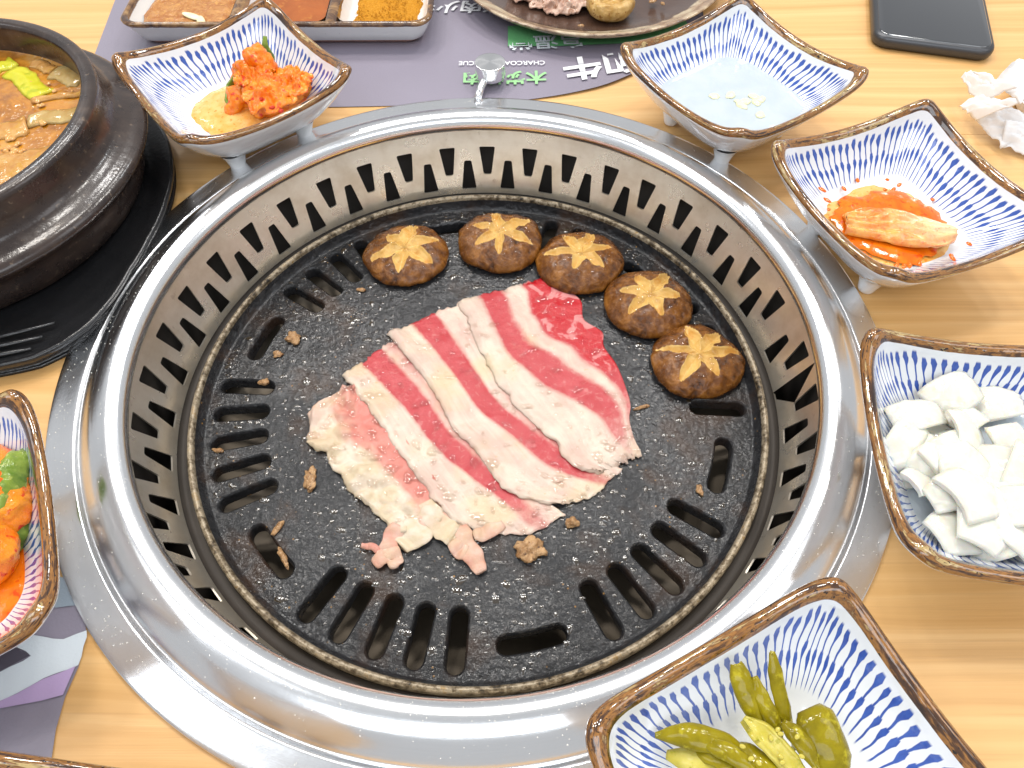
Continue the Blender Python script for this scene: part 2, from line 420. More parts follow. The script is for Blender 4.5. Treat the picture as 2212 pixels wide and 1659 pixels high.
# perforated ring: a cone with two staggered rows of wedge openings
def cone_r(z): return .1565 + (z + .0385) * .37
ZT, ZB = -.0015, -.0408
def wedge(ac, zt, zb, wt, wb, rr=.0011):
    """rounded trapezium in (angle, z)"""
    rm = cone_r((zt + zb) / 2)
    q = [(-wt / 2, zt), (wt / 2, zt), (wb / 2, zb), (-wb / 2, zb)]; out = []
    for i in range(4):
        p, c, n_ = Vector(q[i - 1]), Vector(q[i]), Vector(q[(i + 1) % 4])
        a = c + (p - c).normalized() * rr; b = c + (n_ - c).normalized() * rr
        for t in (0, .33, .67, 1): out.append((1 - t) ** 2 * a + 2 * t * (1 - t) * c + t * t * b)
    return [(ac * rm0 + p.x * rm0 / rm, p.y) for p in out]
rm0 = .16
ups = [116.2, 107.3, 98, 89.3, 80, 71.3, 61.7, 53, 43.7, 34, 24, 15, 3, -6, -15, -24, -33, -42, -51, -60, -69, -78, -87, -96, -105, -114, -123, -132,
       -141.3, -150.5, -159.7, -168.8, -178.2, 172.3, 163.4, 154, 144.5, 135, 125.5]
ups = sorted(a % 360 for a in ups)
loops = []
for i, a in enumerate(ups):
    n_ = ups[(i + 1) % len(ups)] + (360 if i == len(ups) - 1 else 0)
    a0 = R(a); loops.append(wedge(a0, -.0125, -.0290, .0098, .0050))
    gap = n_ - a
    if gap < 11.5: loops.append(wedge(R((a + n_) / 2), -.0205, -.0378, .0044, .0096))
    else: loops.append(wedge(R(a + 4.6), -.0205, -.0378, .0044, .0096))
L = 2 * math.pi * rm0; NB = 300
edge = [(L * i / NB, ZT) for i in range(NB + 1)] + [(L * i / NB, ZB) for i in range(NB, -1, -1)]
from mathutils.geometry import intersect_point_tri_2d
def inside(p, lp):
    x, y = p; c = False; j = len(lp) - 1
    for i in range(len(lp)):
        xi, yi = lp[i]; xj, yj = lp[j]
        if (yi > y) != (yj > y) and x < (xj - xi) * (y - yi) / (yj - yi) + xi: c = not c
        j = i
    return c
lps = []
for lp in loops:
    xs = [q[0] for q in lp]
    lps.append(([(q[0], q[1]) for q in lp], min(xs), max(xs)))
st = []
for i in range(NB):
    for z in (-.006, -.0100, -.0395):
        st.append((L * (i + .5) / NB, z))
ok = [lp for lp, a, b in lps if a > 1e-4 and b < L - 1e-4]
def kp(x, y):
    for lp, a, b in lps:
        if a < x < b and inside((x, y), lp): return False
    return True
v2, f2 = cdt(st, [edge] + ok, kp)
def cmap(x, z, dr=0.0):
    a = x / rm0; r = cone_r(z) + dr
    return (r * math.cos(a), r * math.sin(a), z)
v = [cmap(x, z) for x, z in v2]; f = [q[::-1] for q in f2]
for lp in ok:
    k = len(v); n_ = len(lp)
    for x, z in lp: v += [cmap(x, z), cmap(x, z, .0008)]
    f += [(k + 2 * i, k + 2 * ((i + 1) % n_), k + 2 * ((i + 1) % n_) + 1, k + 2 * i + 1) for i in range(n_)]
ring = mesh('perforated_ring', v, f, M['ring'], grill)
mesh('ring_ledge', *lathe(spline([(.1700, -.0008), (.1702, .0015), (.1680, .0021)], 3), 180), M['ring'], grill)
mesh('plate_seat', *lathe(spline([(.1557, -.0405), (.1552, -.0418), (.1535, -.0432), (.1490, -.0440), (.1480, -.0500)], 4), 180), M['basin'], grill)
mesh('fire_basin', *lathe([(.1835, .0008), (.1795, -.0020), (.1795, -.085), (.165, -.098), (.0, -.098)], 120), M['basin'], grill)
mesh('drip_pan', *lathe(spline([(.147, -.058), (.142, -.066), (.118, -.074), (.08, -.078), (.0005, -.079)], 5), 120), M['pan'], grill)
# damper knob on its stem
knob = empty('damper_knob'); knob.parent = grill; knob.location = (.0040, .2135, 0)
kn = mesh('knob_head', *lathe(spline([(.0001, .0150), (.0060, .0150), (.0092, .0149), (.0097, .0143), (.0097, .0100), (.0096, .0062), (.0090, .0054), (.0060, .0052), (.0001, .0052)], 3), 48), m_steel('turned_steel', (.80, .80, .80), .16, .8), knob)
mesh('knob_stem', *tube([(-.0018, .000, .0075), (-.0035, -.006, .0066), (-.0062, -.013, .0046), (-.0080, -.0205, .0030)], [.0030, .0028, .0026, .0024], 14), M['steel'], knob)

# ------------------------------------------------------------------ grill plate
ZP = -.0440
plate = empty('grill_plate', (0, 0, ZP)); tag(plate, 'black cast iron grill plate with slotted edge inside the steel ring', 'grill plate')
slots = []
for k in range(6):
    tc = -138.5 + 60 * k + .0
    slots.append(('t', R(tc)))
    for d in (15.2, 22.7, 30.2, 37.7, 45.2): slots.append(('r', R(tc + d)))
HW = .0040
def slot_loop(kind, a, grow=0.0):
    h = HW + grow; out = []
    if kind == 'r':
        c, s = math.cos(a), math.sin(a)
        for i in range(11):
            q = -math.pi / 2 + math.pi * i / 10
            out.append((.1405 - HW + h * math.cos(q), h * math.sin(q)))
        for i in range(11):
            q = math.pi / 2 + math.pi * i / 10
            out.append((.1118 + HW + h * math.cos(q), h * math.sin(q)))
        return [(x * c - y * s, x * s + y * c) for x, y in out]
    rc = .1290; ha = R(7.0) - HW / rc
    o1 = [(rc + h, ha * t) for t in np.linspace(-1, 1, 9)]
    pol = [(r * math.cos(a + q), r * math.sin(a + q)) for r, q in o1]
    c0 = (rc * math.cos(a + ha), rc * math.sin(a + ha))
    pol += [(c0[0] + h * math.cos(a + ha + math.pi * i / 8), c0[1] + h * math.sin(a + ha + math.pi * i / 8)) for i in range(1, 8)]
    pol += [((rc - h) * math.cos(a + ha * t), (rc - h) * math.sin(a + ha * t)) for t in np.linspace(1, -1, 9)]
    c1 = (rc * math.cos(a - ha), rc * math.sin(a - ha))
    pol += [(c1[0] + h * math.cos(a - ha + math.pi + math.pi * i / 8), c1[1] + h * math.sin(a - ha + math.pi + math.pi * i / 8)) for i in range(1, 8)]
    return pol
tops = [slot_loop(k, a, .0011) for k, a in slots]
bb = [(min(x for x, _ in l), max(x for x, _ in l), min(y for _, y in l), max(y for _, y in l)) for l in tops]
def kp(x, y):
    if math.hypot(x, y) > .1435: return False
    for l, (x0, x1, y0, y1) in zip(tops, bb):
        if x0 < x < x1 and y0 < y < y1 and inside((x, y), l): return False
    return True
outer = [(.1430 * math.cos(2 * math.pi * i / 200), .1430 * math.sin(2 * math.pi * i / 200)) for i in range(200)]
st = [(r * math.cos(q), r * math.sin(q)) for r in (.02, .045, .07, .092, .106) for q in np.linspace(0, 2 * math.pi, int(r * 900), endpoint=False)]
v2, f2 = cdt(st, [outer] + tops, kp)
v = [(x, y, 0) for x, y in v2]; f = list(f2)
for k, a in slots:
    l0 = slot_loop(k, a, .0011); l1 = slot_loop(k, a, .0003); l2 = slot_loop(k, a, 0); n_ = len(l0)
    b = len(v)
    for q, (ll, zz) in enumerate(((l0, 0), (l1, -.0006), (l2, -.0016), (l2, -.0075))):
        v += [(x, y, zz) for x, y in ll]
    for q in range(3):
        f += [(b + q * n_ + i, b + q * n_ + (i + 1) % n_, b + (q + 1) * n_ + (i + 1) % n_, b + (q + 1) * n_ + i) for i in range(n_)]
mesh('cooking_surface', v, f, M['plate'], plate)
wl = spline([(.1429, .0), (.1440, .0006), (.1452, .0028), (.1462, .0058)], 4)
mesh('side_wall', *lathe(wl, 200), M['plate'], plate)
mesh('rim', *lathe(spline([(.1462, .0057), (.1467, .0076), (.1479, .0084), (.1491, .0078), (.1497, .0060), (.1495, .0010), (.1480, -.004)], 4), 220), M['rim'], plate)

def beads(name, spots, mat, parent, seed=0):
    v, f = [], []; rg_ = random.Random(seed)
    for x, y, z, r_, h in spots:
        n_ = 9; k = len(v); e = rg_.uniform(.7, 1.3); a0 = rg_.uniform(0, 3)
        for q, (rr, hh) in enumerate(((1, 0), (.72, .62), (.38, .92))):
            for j in range(n_):
                a = 2 * math.pi * j / n_
                wv = 1 + .18 * math.sin(2 * a + a0) + .12 * math.sin(3 * a + 2 * a0)
                v.append((x + r_ * rr * wv * e * math.cos(a), y + r_ * rr * wv / e * math.sin(a), z + h * hh))
        v.append((x, y, z + h))
        for q in range(2): f += [(k + q * n_ + j, k + q * n_ + (j + 1) % n_, k + (q + 1) * n_ + (j + 1) % n_, k + (q + 1) * n_ + j) for j in range(n_)]
        f += [(k + 2 * n_ + j, k + 2 * n_ + (j + 1) % n_, k + 3 * n_) for j in range(n_)]
    return tag(mesh(name, v, f, mat, parent), None, None, None, 'stuff')
oilm = simple('hot_oil', (.030, .020, .010), .05, 0, .5, 60, coat=1.0, coatr=.03, coati=1.7)
rng = random.Random(17); sp = []
while len(sp) < 1900:
    a, q = rng.uniform(0, 6.2832), .141 * math.sqrt(rng.random()); x, y = q * math.cos(a), q * math.sin(a)
    dn = .5 + .9 * nz((x * 26, y * 26, 4), 1) + (.25 if y < -.04 else 0)
    if rng.random() > dn or not kp(x, y): continue
    r_ = min(.0022, .0004 + rng.expovariate(1 / .00042))
    sp.append((x, y, -.00002, r_, r_ * rng.uniform(.14, .26)))
beads('oil_beads', sp, oilm, plate, 2)

# ------------------------------------------------------------------ beef slices
def meat_slice(name, left, right, stripes, label, rows=110, cols=64, lip=.0038, base=.0016, amp=.0006, wav=60., lump_=0.0, bulge=0.0, seed=0):
    Lq = resample(spline([z5(*q) for q in left], 6), rows); Rq = resample(spline([z5(*q) for q in right], 6), rows)
    ts = np.linspace(0, 1, len(stripes))
    v, fat, bri, ua, ta = [], [], [], [], []
    for i in range(rows):
        t = i / (rows - 1)
        bp = [np.interp(t, ts, [s[k][0] for s in stripes]) for k in range(len(stripes[0]))]
        fv = [np.interp(t, ts, [s[k][1] for s in stripes]) for k in range(len(stripes[0]))]
        for j in range(cols):
            u = j / (cols - 1)
            x, y = Lq[i] * (1 - u) + Rq[i] * u
            y += bulge * math.sin(math.pi * u) * t ** 5
            jx = 9 * nz((i * .15 + seed, j * .11, 0), 1) + 4 * nz((i * .5, j * .4, seed), 1); jy = 9 * nz((i * .15, j * .11 + seed, 9), 1) + 4 * nz((i * .5, j * .4, seed + 5), 1)
            ed = max(0, 1 - min(u, t, 1 - t) * 12)
            p = P(x + jx * ed, y + jy * ed, ZP + .003)
            z = base + (lip - base) * math.exp(-(u / .20) ** 2)
            z += amp * mn.fractal(Vector((p.x * wav * 1.0 + seed, p.y * wav, seed * 2.)), .8, 2, 3)
            if lump_: z += lump_ * max(0, min(1, (.66 - u) * 5)) * abs(mn.fractal(Vector((p.x * 75 + seed, p.y * 75, 3.)), .7, 2.0, 2))
            z -= .0016 * max(0, 1 - u * 14) ** 2
            z -= .0012 * max(0, 1 - min(t, 1 - t) * 22) ** 2
            v.append((p.x, p.y, ZP + max(.0011, z)))
            # stripes: list of (position, fat value) with linear blend between neighbours
            val = fv[-1]; b_ = 0
            for k in range(len(bp) - 1):
                if bp[k] <= u <= bp[k + 1]:
                    w_ = (u - bp[k]) / max(1e-6, bp[k + 1] - bp[k]); val = fv[k] * (1 - w_) + fv[k + 1] * w_; break
            fat.append(max(0, val)); bri.append(1.0 if val < -.01 else 0.0); ua.append(u + seed); ta.append(t)
    f = [(i * cols + j, i * cols + j + 1, (i + 1) * cols + j + 1, (i + 1) * cols + j) for i in range(rows - 1) for j in range(cols - 1)]
    f = [q[::-1] for q in f]
    o = mesh(name, v, f, M['meat'], attrs={'fat': fat, 'bright': bri, 'mu': ua, 'mt': ta})
    md = o.modifiers.new('thick', 'SOLIDIFY'); md.thickness = .0008; md.offset = -1
    tag(o, label, 'beef slice', 'beef slices on the grill plate')
    return o
def S(*pairs):
    """stripe list with short soft edges: (end of band, fat value)"""
    out = [(0.0, pairs[0][1])]
    for (e, fv), (_, nx) in zip(pairs[:-1], pairs[1:]): out += [(e - .032, fv), (e + .032, nx)]
    out.append((1.0, pairs[-1][1]))
    return out
e1 = [(388, 772), (432, 822), (520, 935), (610, 1055), (740, 1250), (868, 1420), (960, 1540), (1050, 1650)]
e2 = [(655, 520), (690, 552), (800, 690), (900, 815), (985, 955), (1065, 1105), (1150, 1185), (1240, 1290), (1310, 1395), (1410, 1485), (1530, 1530), (1700, 1545)]
e3 = [(1085, 325), (1150, 460), (1205, 600), (1285, 745), (1345, 840), (1430, 955), (1560, 1080), (1645, 1155), (1740, 1280), (1830, 1345), (1930, 1362)]
s1 = meat_slice('beef_slice', [(440, 832), (340, 885), (225, 945), (180, 1020), (195, 1095), (170, 1170), (230, 1213), (292, 1225), (310, 1290), (390, 1400), (470, 1500), (570, 1580), (640, 1650), (670, 1720)],
    [(520, 800), (700, 1040), (830, 1240), (960, 1400), (1060, 1540), (1130, 1720)],
    [S((.10, .45), (.35, .30), (.6, .30), (.9, .2)), S((.30, .70), (.42, .38), (.62, .25), (.9, .1)), S((.45, 1), (.52, .65), (.62, .25), (.9, .0)), S((.52, 1), (.58, .8), (.68, .2), (.9, .05)), S((.42, .9), (.52, .5), (.70, .8), (.9, .8))],
    'half cooked curled beef slice at the edge of the pile, opposite the mushrooms', lip=.0022, base=.0020, amp=.0010, lump_=.0042, seed=1)
s2 = meat_slice('beef_slice', e1, [(770, 500), (900, 660), (1010, 800), (1090, 940), (1170, 1080), (1260, 1170), (1350, 1270), (1430, 1370), (1530, 1460), (1640, 1540), (1745, 1612)],
    [S((.30, 1), (.62, .08), (.72, .75), (.95, .5)), S((.34, 1), (.66, .05), (.74, .7), (.95, .5)), S((.42, 1), (.70, .05), (.78, .65), (.95, .5)), S((.46, 1), (.74, .05), (.76, .4), (.95, .4)), S((.66, 1), (.84, .05), (.86, .3), (.95, .5)), S((.70, 1), (.84, .5), (.90, .8), (.95, 1))],
    'raw beef slice overlapping the curled slice, wide fat band and one red stripe', bulge=34, seed=2)
s3 = meat_slice('beef_slice', e2, [(1160, 300), (1260, 470), (1320, 600), (1400, 740), (1470, 830), (1560, 930), (1690, 1050), (1790, 1130), (1900, 1220), (2000, 1290), (2085, 1325)],
    [S((.28, 1), (.58, .08), (.76, .75), (.95, .9)), S((.33, 1), (.60, .05), (.80, .85), (.95, .9)), S((.38, 1), (.64, .05), (.76, .9), (.95, .7)), S((.48, 1), (.70, .05), (.74, .5), (.95, .4)), S((.56, 1), (.78, .08), (.80, .3), (.95, .3)), S((.72, 1), (.80, .3), (.84, .5), (.95, 1))],
    'middle raw beef slice of the pile, narrow red stripe between two fat bands', bulge=20, seed=3)
s4 = meat_slice('beef_slice', e3, [(1640, 168), (1705, 195), (1765, 265), (1830, 335), (1845, 440), (1955, 515), (1965, 600), (2045, 720), (2105, 870), (2125, 960), (2118, 1040), (2150, 1160), (2198, 1250)],
    [S((.22, 1), (.46, .08), (.50, .6), (.70, .9), (.95, -.1)), S((.20, 1), (.38, .06), (.42, .5), (.56, .9), (.95, -.1)), S((.22, 1), (.46, .05), (.50, .4), (.66, .9), (.95, -.1)), S((.34, 1), (.62, .05), (.66, .4), (.80, .9), (.95, -.1)), S((.52, 1), (.80, .05), (.84, .5), (.92, .9), (.95, .1)), S((.70, 1), (.90, .3), (.92, .5), (.94, .8), (.95, .5)), S((.80, 1), (.85, .9), (.90, 1), (.92, 1), (.95, 1))],
    'topmost raw beef slice with the bright red lean end beside the mushrooms', base=.0026, seed=4, cols=84)
def m_wet(name, tint, ior=1.6, rough=.05):
    t = NT(name); fr = t.n('ShaderNodeFresnel'); fr.inputs[0].default_value = ior
    tr = t.n('ShaderNodeBsdfTransparent'); tr.inputs[0].default_value = (*tint, 1)
    gl = t.n('ShaderNodeBsdfGlossy'); gl.inputs['Roughness'].default_value = rough
    mx = t.n('ShaderNodeMixShader'); t.put(mx.inputs[0], fr.outputs[0]); t.put(mx.inputs[1], tr.outputs[0]); t.put(mx.inputs[2], gl.outputs[0])
    t.t.links.new(mx.outputs[0], t.t.nodes['Material Output'].inputs['Surface'])
    return t.m
wetm = m_wet('juice_glint', (1, .985, .97), 1.42, .06)
for q, sl in enumerate((s1, s2, s3, s4)):
    rng = random.Random(40 + q); sp = []
    for k in range(130 if q else 170):
        p = sl.data.vertices[rng.randrange(len(sl.data.vertices))].co; r_ = min(.0034, .0007 + rng.expovariate(1 / .0008))
        sp.append((p.x, p.y, p.z - .00004, r_, r_ * rng.uniform(.09, .17)))
    beads('juice_glint_beads', sp, wetm, sl, q)  # clear wet beads added on the beef to catch glints
s1.data.materials.clear(); s1.data.materials.append(M['cook'])
# loose flaps that belong to the curled slice
def flap(px, r, fatv, seed, n=26):
    pts = spline([(*q, 0) for q in px], 6); path = [P(*z8(q[0], q[1]), ZP + .003) for q in pts]
    v, f = tube([(p.x, p.y, ZP + .0022 + .0008 * math.sin(i * .9 + seed)) for i, p in enumerate(path)],
                [(r * (.30 + .75 * math.sin(math.pi * (.12 + .80 * i / (len(path) - 1))) ** .7) * (1 + .45 * nz((i * .22, seed, 0), 1)) * 1.15, .0012) for i in range(len(path))], n)
    v = [Vector(q) + Vector((nz(q, 210), nz(Vector(q) + Vector((3, 1, 2)), 210), .6 * nz(Vector(q) + Vector((7, 1, 5)), 240))) * .0006 for q in map(Vector, v)]
    fat = [min(1, max(0, fatv + .22 * nz(q, 120))) for q in v]
    return mesh('meat_flap', v, f, M['cook'], s1, attrs={'fat': fat, 'bright': [0] * len(v)})
flap([(540, 200), (500, 290), (470, 370), (400, 430)], .0040, .50, 1)
flap([(470, 330), (520, 400), (520, 450)], .0036, .6, 5)
flap([(560, 330), (640, 250), (730, 150), (790, 80)], .0058, 1.0, 2)
flap([(700, 60), (760, 160), (850, 240), (900, 270)], .0052, .9, 3)
flap([(920, 200), (950, 290), (1000, 390), (1045, 480)], .0040, .48, 4)
flap([(870, 300), (920, 350), (960, 370)], .0036, .55, 6)
flap([(1000, 260), (1080, 240), (1180, 190)], .0030, .6, 7)
flap([(320, 320), (390, 330), (450, 370)], .0015, .3, 8)

# ------------------------------------------------------------------ shiitake caps
def shiitake(c, rx, ry, rz, h, arms, label, seed):
    nr, na = 46, 132; v, fl_ = [], []
    for i in range(nr + 1):
        q = i / nr
        for j in range(na):
            a = 2 * math.pi * j / na
            ca, sa = math.cos(a), math.sin(a)
            out = 1 + .07 * nz((ca * 1.3 + seed, sa * 1.3, seed), 1) + .03 * nz((ca * 4, sa * 4, seed), 1)
            if q <= .86:
                s = q / .86; rr = s; z = h * (1 - s ** 2.3) ** .62 if s < 1 else 0
                z = max(z, 0) + h * .22
            else:                                     # underside curl
                s = (q - .86) / .14; rr = 1 - .13 * s; z = h * .22 * (1 - s)
            petal = 0.0; groove = 0.0
            for aa, ln, wd in arms:
                ln = min(.93, ln * 1.10)
                d = (a - aa + math.pi) % (2 * math.pi) - math.pi
                if abs(d) < 1.3 and rr < ln:
                    half = wd * (rr / ln) ** .5 * (1 - rr / ln) ** .7 * 2.6 + .014
                    lat = abs(rr * math.sin(d)); half *= 1 + .55 * nz((rr * 5 + aa * 3, math.copysign(1, d) * 2 + seed, aa), 1)
                    if math.cos(d) > 0:
                        petal = max(petal, min(1, max(0, (half - lat) / .045 + .5))); groove = max(groove, min(1, (half - lat) / half * (.45 + .55 * min(1, half / .10))))
            if rr < .13: petal = max(petal, min(1, (.13 - rr) / .05))
            x, y = rx * rr * out * ca, ry * rr * out * sa
            z -= .0006 * petal + .0034 * groove * (1 - .35 * math.exp(-(rr / .2) ** 2)) - .0007 * max(0, petal * (1 - petal) * 4)
            z += .0009 * mn.fractal(Vector((x * 170 + seed * 3, y * 170, seed)), .8, 2, 4) * (1 - .6 * petal)
            z += .0010 * nz((x * 60 + seed, y * 60, 2), 1)
            v.append((x, y, z)); fl_.append(petal)
    f = [(i * na + j, i * na + (j + 1) % na, (i + 1) * na + (j + 1) % na, (i + 1) * na + j) for i in range(nr) for j in range(na)]
    f = [q[::-1] for q in f]
    o = mesh('shiitake_mushroom', v, f, M['mush'], loc=(c[0], c[1], ZP + .0004), rz=rz, attrs={'flesh': fl_})
    rg_ = random.Random(int(seed * 10)); sp = []
    while len(sp) < 46:
        i = rg_.randrange(int(nr * .66)) ; j = rg_.randrange(na); k = i * na + j
        if fl_[k] > .5 and rg_.random() < .6: continue
        r_ = rg_.uniform(.0006, .0017); sp.append((v[k][0], v[k][1], v[k][2] - .0001, r_, r_ * rg_.uniform(.16, .30)))
    beads('juice_glint_beads', sp, wetm, o, int(seed * 7))  # beads added on the cap so that it shows glints
    return tag(o, label, 'mushroom', 'grilled shiitake mushrooms on the plate')
def arms(*l): return [(R(a), n_, w_) for a, n_, w_ in l]
mush = [((875, 528), .0262, .0246, arms((82, .80, .15), (22, .74, .13), (140, .55, .11), (205, .78, .15), (262, .70, .12), (325, .72, .15)), 'grilled mushroom with a clean pale six pointed star cut', .0100),
        ((1080, 500), .0268, .0252, arms((100, .75, .09), (35, .78, .13), (155, .62, .10), (215, .60, .12), (268, .62, .08), (340, .74, .13)), 'grilled mushroom with dark charred patches around its star cut', .0112),
        ((1255, 545), .0262, .0250, arms((70, .82, .11), (120, .66, .13), (175, .74, .10), (20, .66, .08), (250, .50, .12), (320, .60, .12)), 'grilled mushroom with a tilted, three sided cap and torn star cut', .0110),
        ((1403, 634), .0262, .0252, arms((55, .80, .12), (110, .62, .13), (165, .60, .12), (225, .66, .12), (290, .55, .14), (0, .62, .12)), 'darkest grilled mushroom with a ragged yellow star cut', .0108),
        ((1510, 760), .0256, .0246, arms((100, .76, .12), (50, .80, .12), (8, .82, .11), (165, .86, .08), (235, .70, .13), (300, .60, .14)), 'glossy light brown mushroom at the end of the row by the slots', .0102)]
for k, (c, rx, ry, a, lb, h) in enumerate(mush):
    p = P(c[0], c[1] + 6, ZP + .010)
    shiitake((p.x, p.y), rx, ry, 0, h, a, lb, k * 2.3 + 1)

# scraps left on the plate
sm_ = m_food('browned_scrap', (.26, .13, .05), (.52, .32, .16), (.10, .04, .015), 260, .3, .1, .0012)
for px, rad, lb, rz in [((670, 1035), (.0032, .0070, .0016), 'pale elongated scrap of cooked meat beside the curled slice', .1), ((1145, 1188), (.0068, .0052, .0028), 'crumpled brown scrap of cooked meat below the beef pile', .4),
                   ((1233, 1128), (.0034, .0026, .0022), 'small round brown crumb at the corner of the beef pile', 0), ((633, 730), (.0042, .0034, .0020), 'greenish burnt crumb by the upper slots', 0),
                   ((600, 765), (.0028, .0022, .0012), 'dark sticky crumb next to the greenish burnt crumb', .3), ((570, 825), (.0030, .0020, .0016), 'reddish crumb at the end of a slot', .2),
                   ((468, 972), (.0030, .0013, .0010), 'pale shred of fat lying beside a slot', -.2), ((600, 1140), (.0016, .0042, .0010), 'thin brown shred above the slanted slot', -.6),
                   ((612, 1205), (.0014, .0062, .0012), 'long thin shred along the edge of the slanted slot', .55), ((780, 625), (.0022, .0014, .0010), 'tiny red brown crumb near the upper slots', 0),
                   ((1385, 880), (.0042, .0012, .0012), 'burnt brown shred at the side of the red lean end', .3), ((1512, 1058), (.0018, .0030, .0012), 'small burnt crumb beside the upright slot', .1)]:
    p = P(px[0], px[1], ZP + .001)
    tag(lump('meat_scrap', (p.x, p.y, ZP + rad[2] * .5), rad, sm_, rz, .55, 330, seed=px[0] * .01, nu=28, nv=16, flat=.4), lb, 'food scrap', 'scraps on the grill plate')
# ------------------------------------------------------------------ square side-dish bowls
FOOT = spline([(.0001, .0), (.0030, .0), (.0042, .0008), (.0050, .004), (.0066, .009), (.0088, .0130)], 3)
foot_v, foot_f = lathe(FOOT, 24)
layers = [  # half size, superellipse power, z at mid-side, t, rim
    (.0005, 2.5, .0098, -1, 0), (.0180, 2.8, .0098, -1, 0), (.0290, 3.2, .0108, -1, 0), (.0352, 4.0, .0150, -1, 0), (.0412, 5.2, .0215, -1, 0), (.0466, 6.8, .0288, -.8, 0),
    (.0492, 7.8, .0328, -.60, 0), (.0508, 8.4, .0350, -.45, 0), (.0518, 8.8, .0368, -.34, .15), (.0522, 9.0, .0381, -.27, .70), (.0518, 9.0, .0391, -.20, 1), (.0508, 9.0, .0397, -.14, 1), (.0495, 8.8, .0398, -.09, 1), (.0483, 8.6, .0393, -.05, 1), (.0473, 8.4, .0382, -.02, 1), (.0466, 8.4, .0370, .0, .40),
    (.0458, 8.2, .0354, .05, .0), (.0446, 8.0, .0332, .14, 0), (.0430, 7.4, .0306, .28, 0), (.0406, 6.8, .0276, .42, 0), (.0380, 6.0, .0246, .56, 0), (.0352, 5.3, .0218, .70, 0), (.0324, 4.6, .0192, .84, 0), (.0300, 4.0, .0172, .95, 0),
    (.0275, 3.6, .0158, 1.05, 0), (.0240, 3.2, .0149, 1.2, 0), (.0170, 2.8, .0145, 1.5, 0), (.0080, 2.5, .0144, 1.8, 0), (.0004, 2.2, .0144, 2, 0)]
def corner_lift(w_):
    k = .86                                     # even rise along the side, eased over the corner itself
    if w_ < k: return w_ ** 2
    q = (w_ - k) / (1 - k); return k * k + (1 - k) * 2 * k * (q - .5 * q * q)
NS = 60
def bowl_mesh(lift=.0085, bw=0.0):
    v, f, sa, ta, ra = [], [], [], [], []
    cols = 4 * NS + 1
    for a, n_, z, t, r_ in layers:
        up = max(0, (z - .0105) / .028) ** 1.6
        for k in range(cols):
            s = k / NS
            side = int(min(3, s // 1)); u = (s - side) * 2 - 1
            u2 = u * (1.12 - .12 * u * u)
            ph = side * math.pi / 2 + math.atan(u2)
            c, sn = math.cos(ph), math.sin(ph)
            rr = a / ((abs(c) ** n_ + abs(sn) ** n_) ** (1 / n_))
            zz = z + lift * up * corner_lift(abs(u))
            wob = 1 + .006 * nz((c * 1.5, sn * 1.5, z * 40), 1)
            v.append((rr * c * wob, rr * sn * wob, zz)); sa.append(s); ta.append(t); ra.append(r_)
    n2 = len(layers)
    for i in range(n2 - 1):
        for k in range(cols - 1):
            f.append((i * cols + k, i * cols + k + 1, (i + 1) * cols + k + 1, (i + 1) * cols + k))
    o = mesh('bowl_body', v, f, M['china'], attrs={'s': sa, 't': ta, 'rim': ra})
    V = np.array(v); F = np.array(f); nn = np.zeros_like(V)
    fnm = np.cross(V[F[:, 2]] - V[F[:, 0]], V[F[:, 3]] - V[F[:, 1]])
    for c in range(4): np.add.at(nn, F[:, c], fnm)
    G = nn.reshape(n2, cols, 3); sm = G[:, 0] + G[:, -1]; G[:, 0] = sm; G[:, -1] = sm
    nn = G.reshape(-1, 3); nn /= np.maximum(1e-12, np.linalg.norm(nn, axis=1))[:, None]
    o.data.normals_split_custom_set_from_vertices([tuple(q) for q in nn])
    return o
first = bowl_mesh()
foot0 = mesh('foot', foot_v, foot_f, M['chinawhite'])
bowls = {}
def bowl(key, x, y, th, label, scale=1.0):
    e = empty('side_dish_bowl', (x, y, 0), R(th + 45)); e.scale = (scale,) * 3
    tag(e, label, 'bowl', 'square blue striped side dish bowls')
    if not bowls: b = first; ft = [foot0]
    else: b = first.copy(); COL.objects.link(b); ft = []
    b.parent = e
    for k in range(4):
        if k < len(ft): q = ft[k]
        else: q = foot0.copy(); COL.objects.link(q)
        q.parent = e; a = R(45 + 90 * k); q.location = (.0315 * math.cos(a), .0315 * math.sin(a), 0)
    bowls[key] = (x, y, R(th + 45))
    return e
bowl('A', -.1391, .1636, -5.7, 'square blue striped bowl of cubed kimchi between stone pot and sauce tray')
bowl('B', .1464, .1662, -10.7, 'square blue striped bowl with only clear sauce and garlic bits')
bowl('C', .2108, .0657, -23.4, 'square blue striped bowl with one cabbage kimchi leaf in orange juice')
bowl('D', .2063, -.0785, -51.2, 'square blue striped bowl filled with white onion chunks')
bowl('E', .1039, -.1939, -17.5, 'square blue striped bowl of green pickled peppers')
bowl('F', -.1982, -.1179, -19.4, 'square blue striped bowl with cucumber kimchi standing on the printed paper')
bowl('G', -.117, -.2335, 38, 'brown rimmed square bowl on the table corner below the printed paper')
def loc_in(key, u, v_, z):
    x, y, a = bowls[key]
    return Vector((x + u * math.cos(a) - v_ * math.sin(a), y + u * math.sin(a) + v_ * math.cos(a), z))

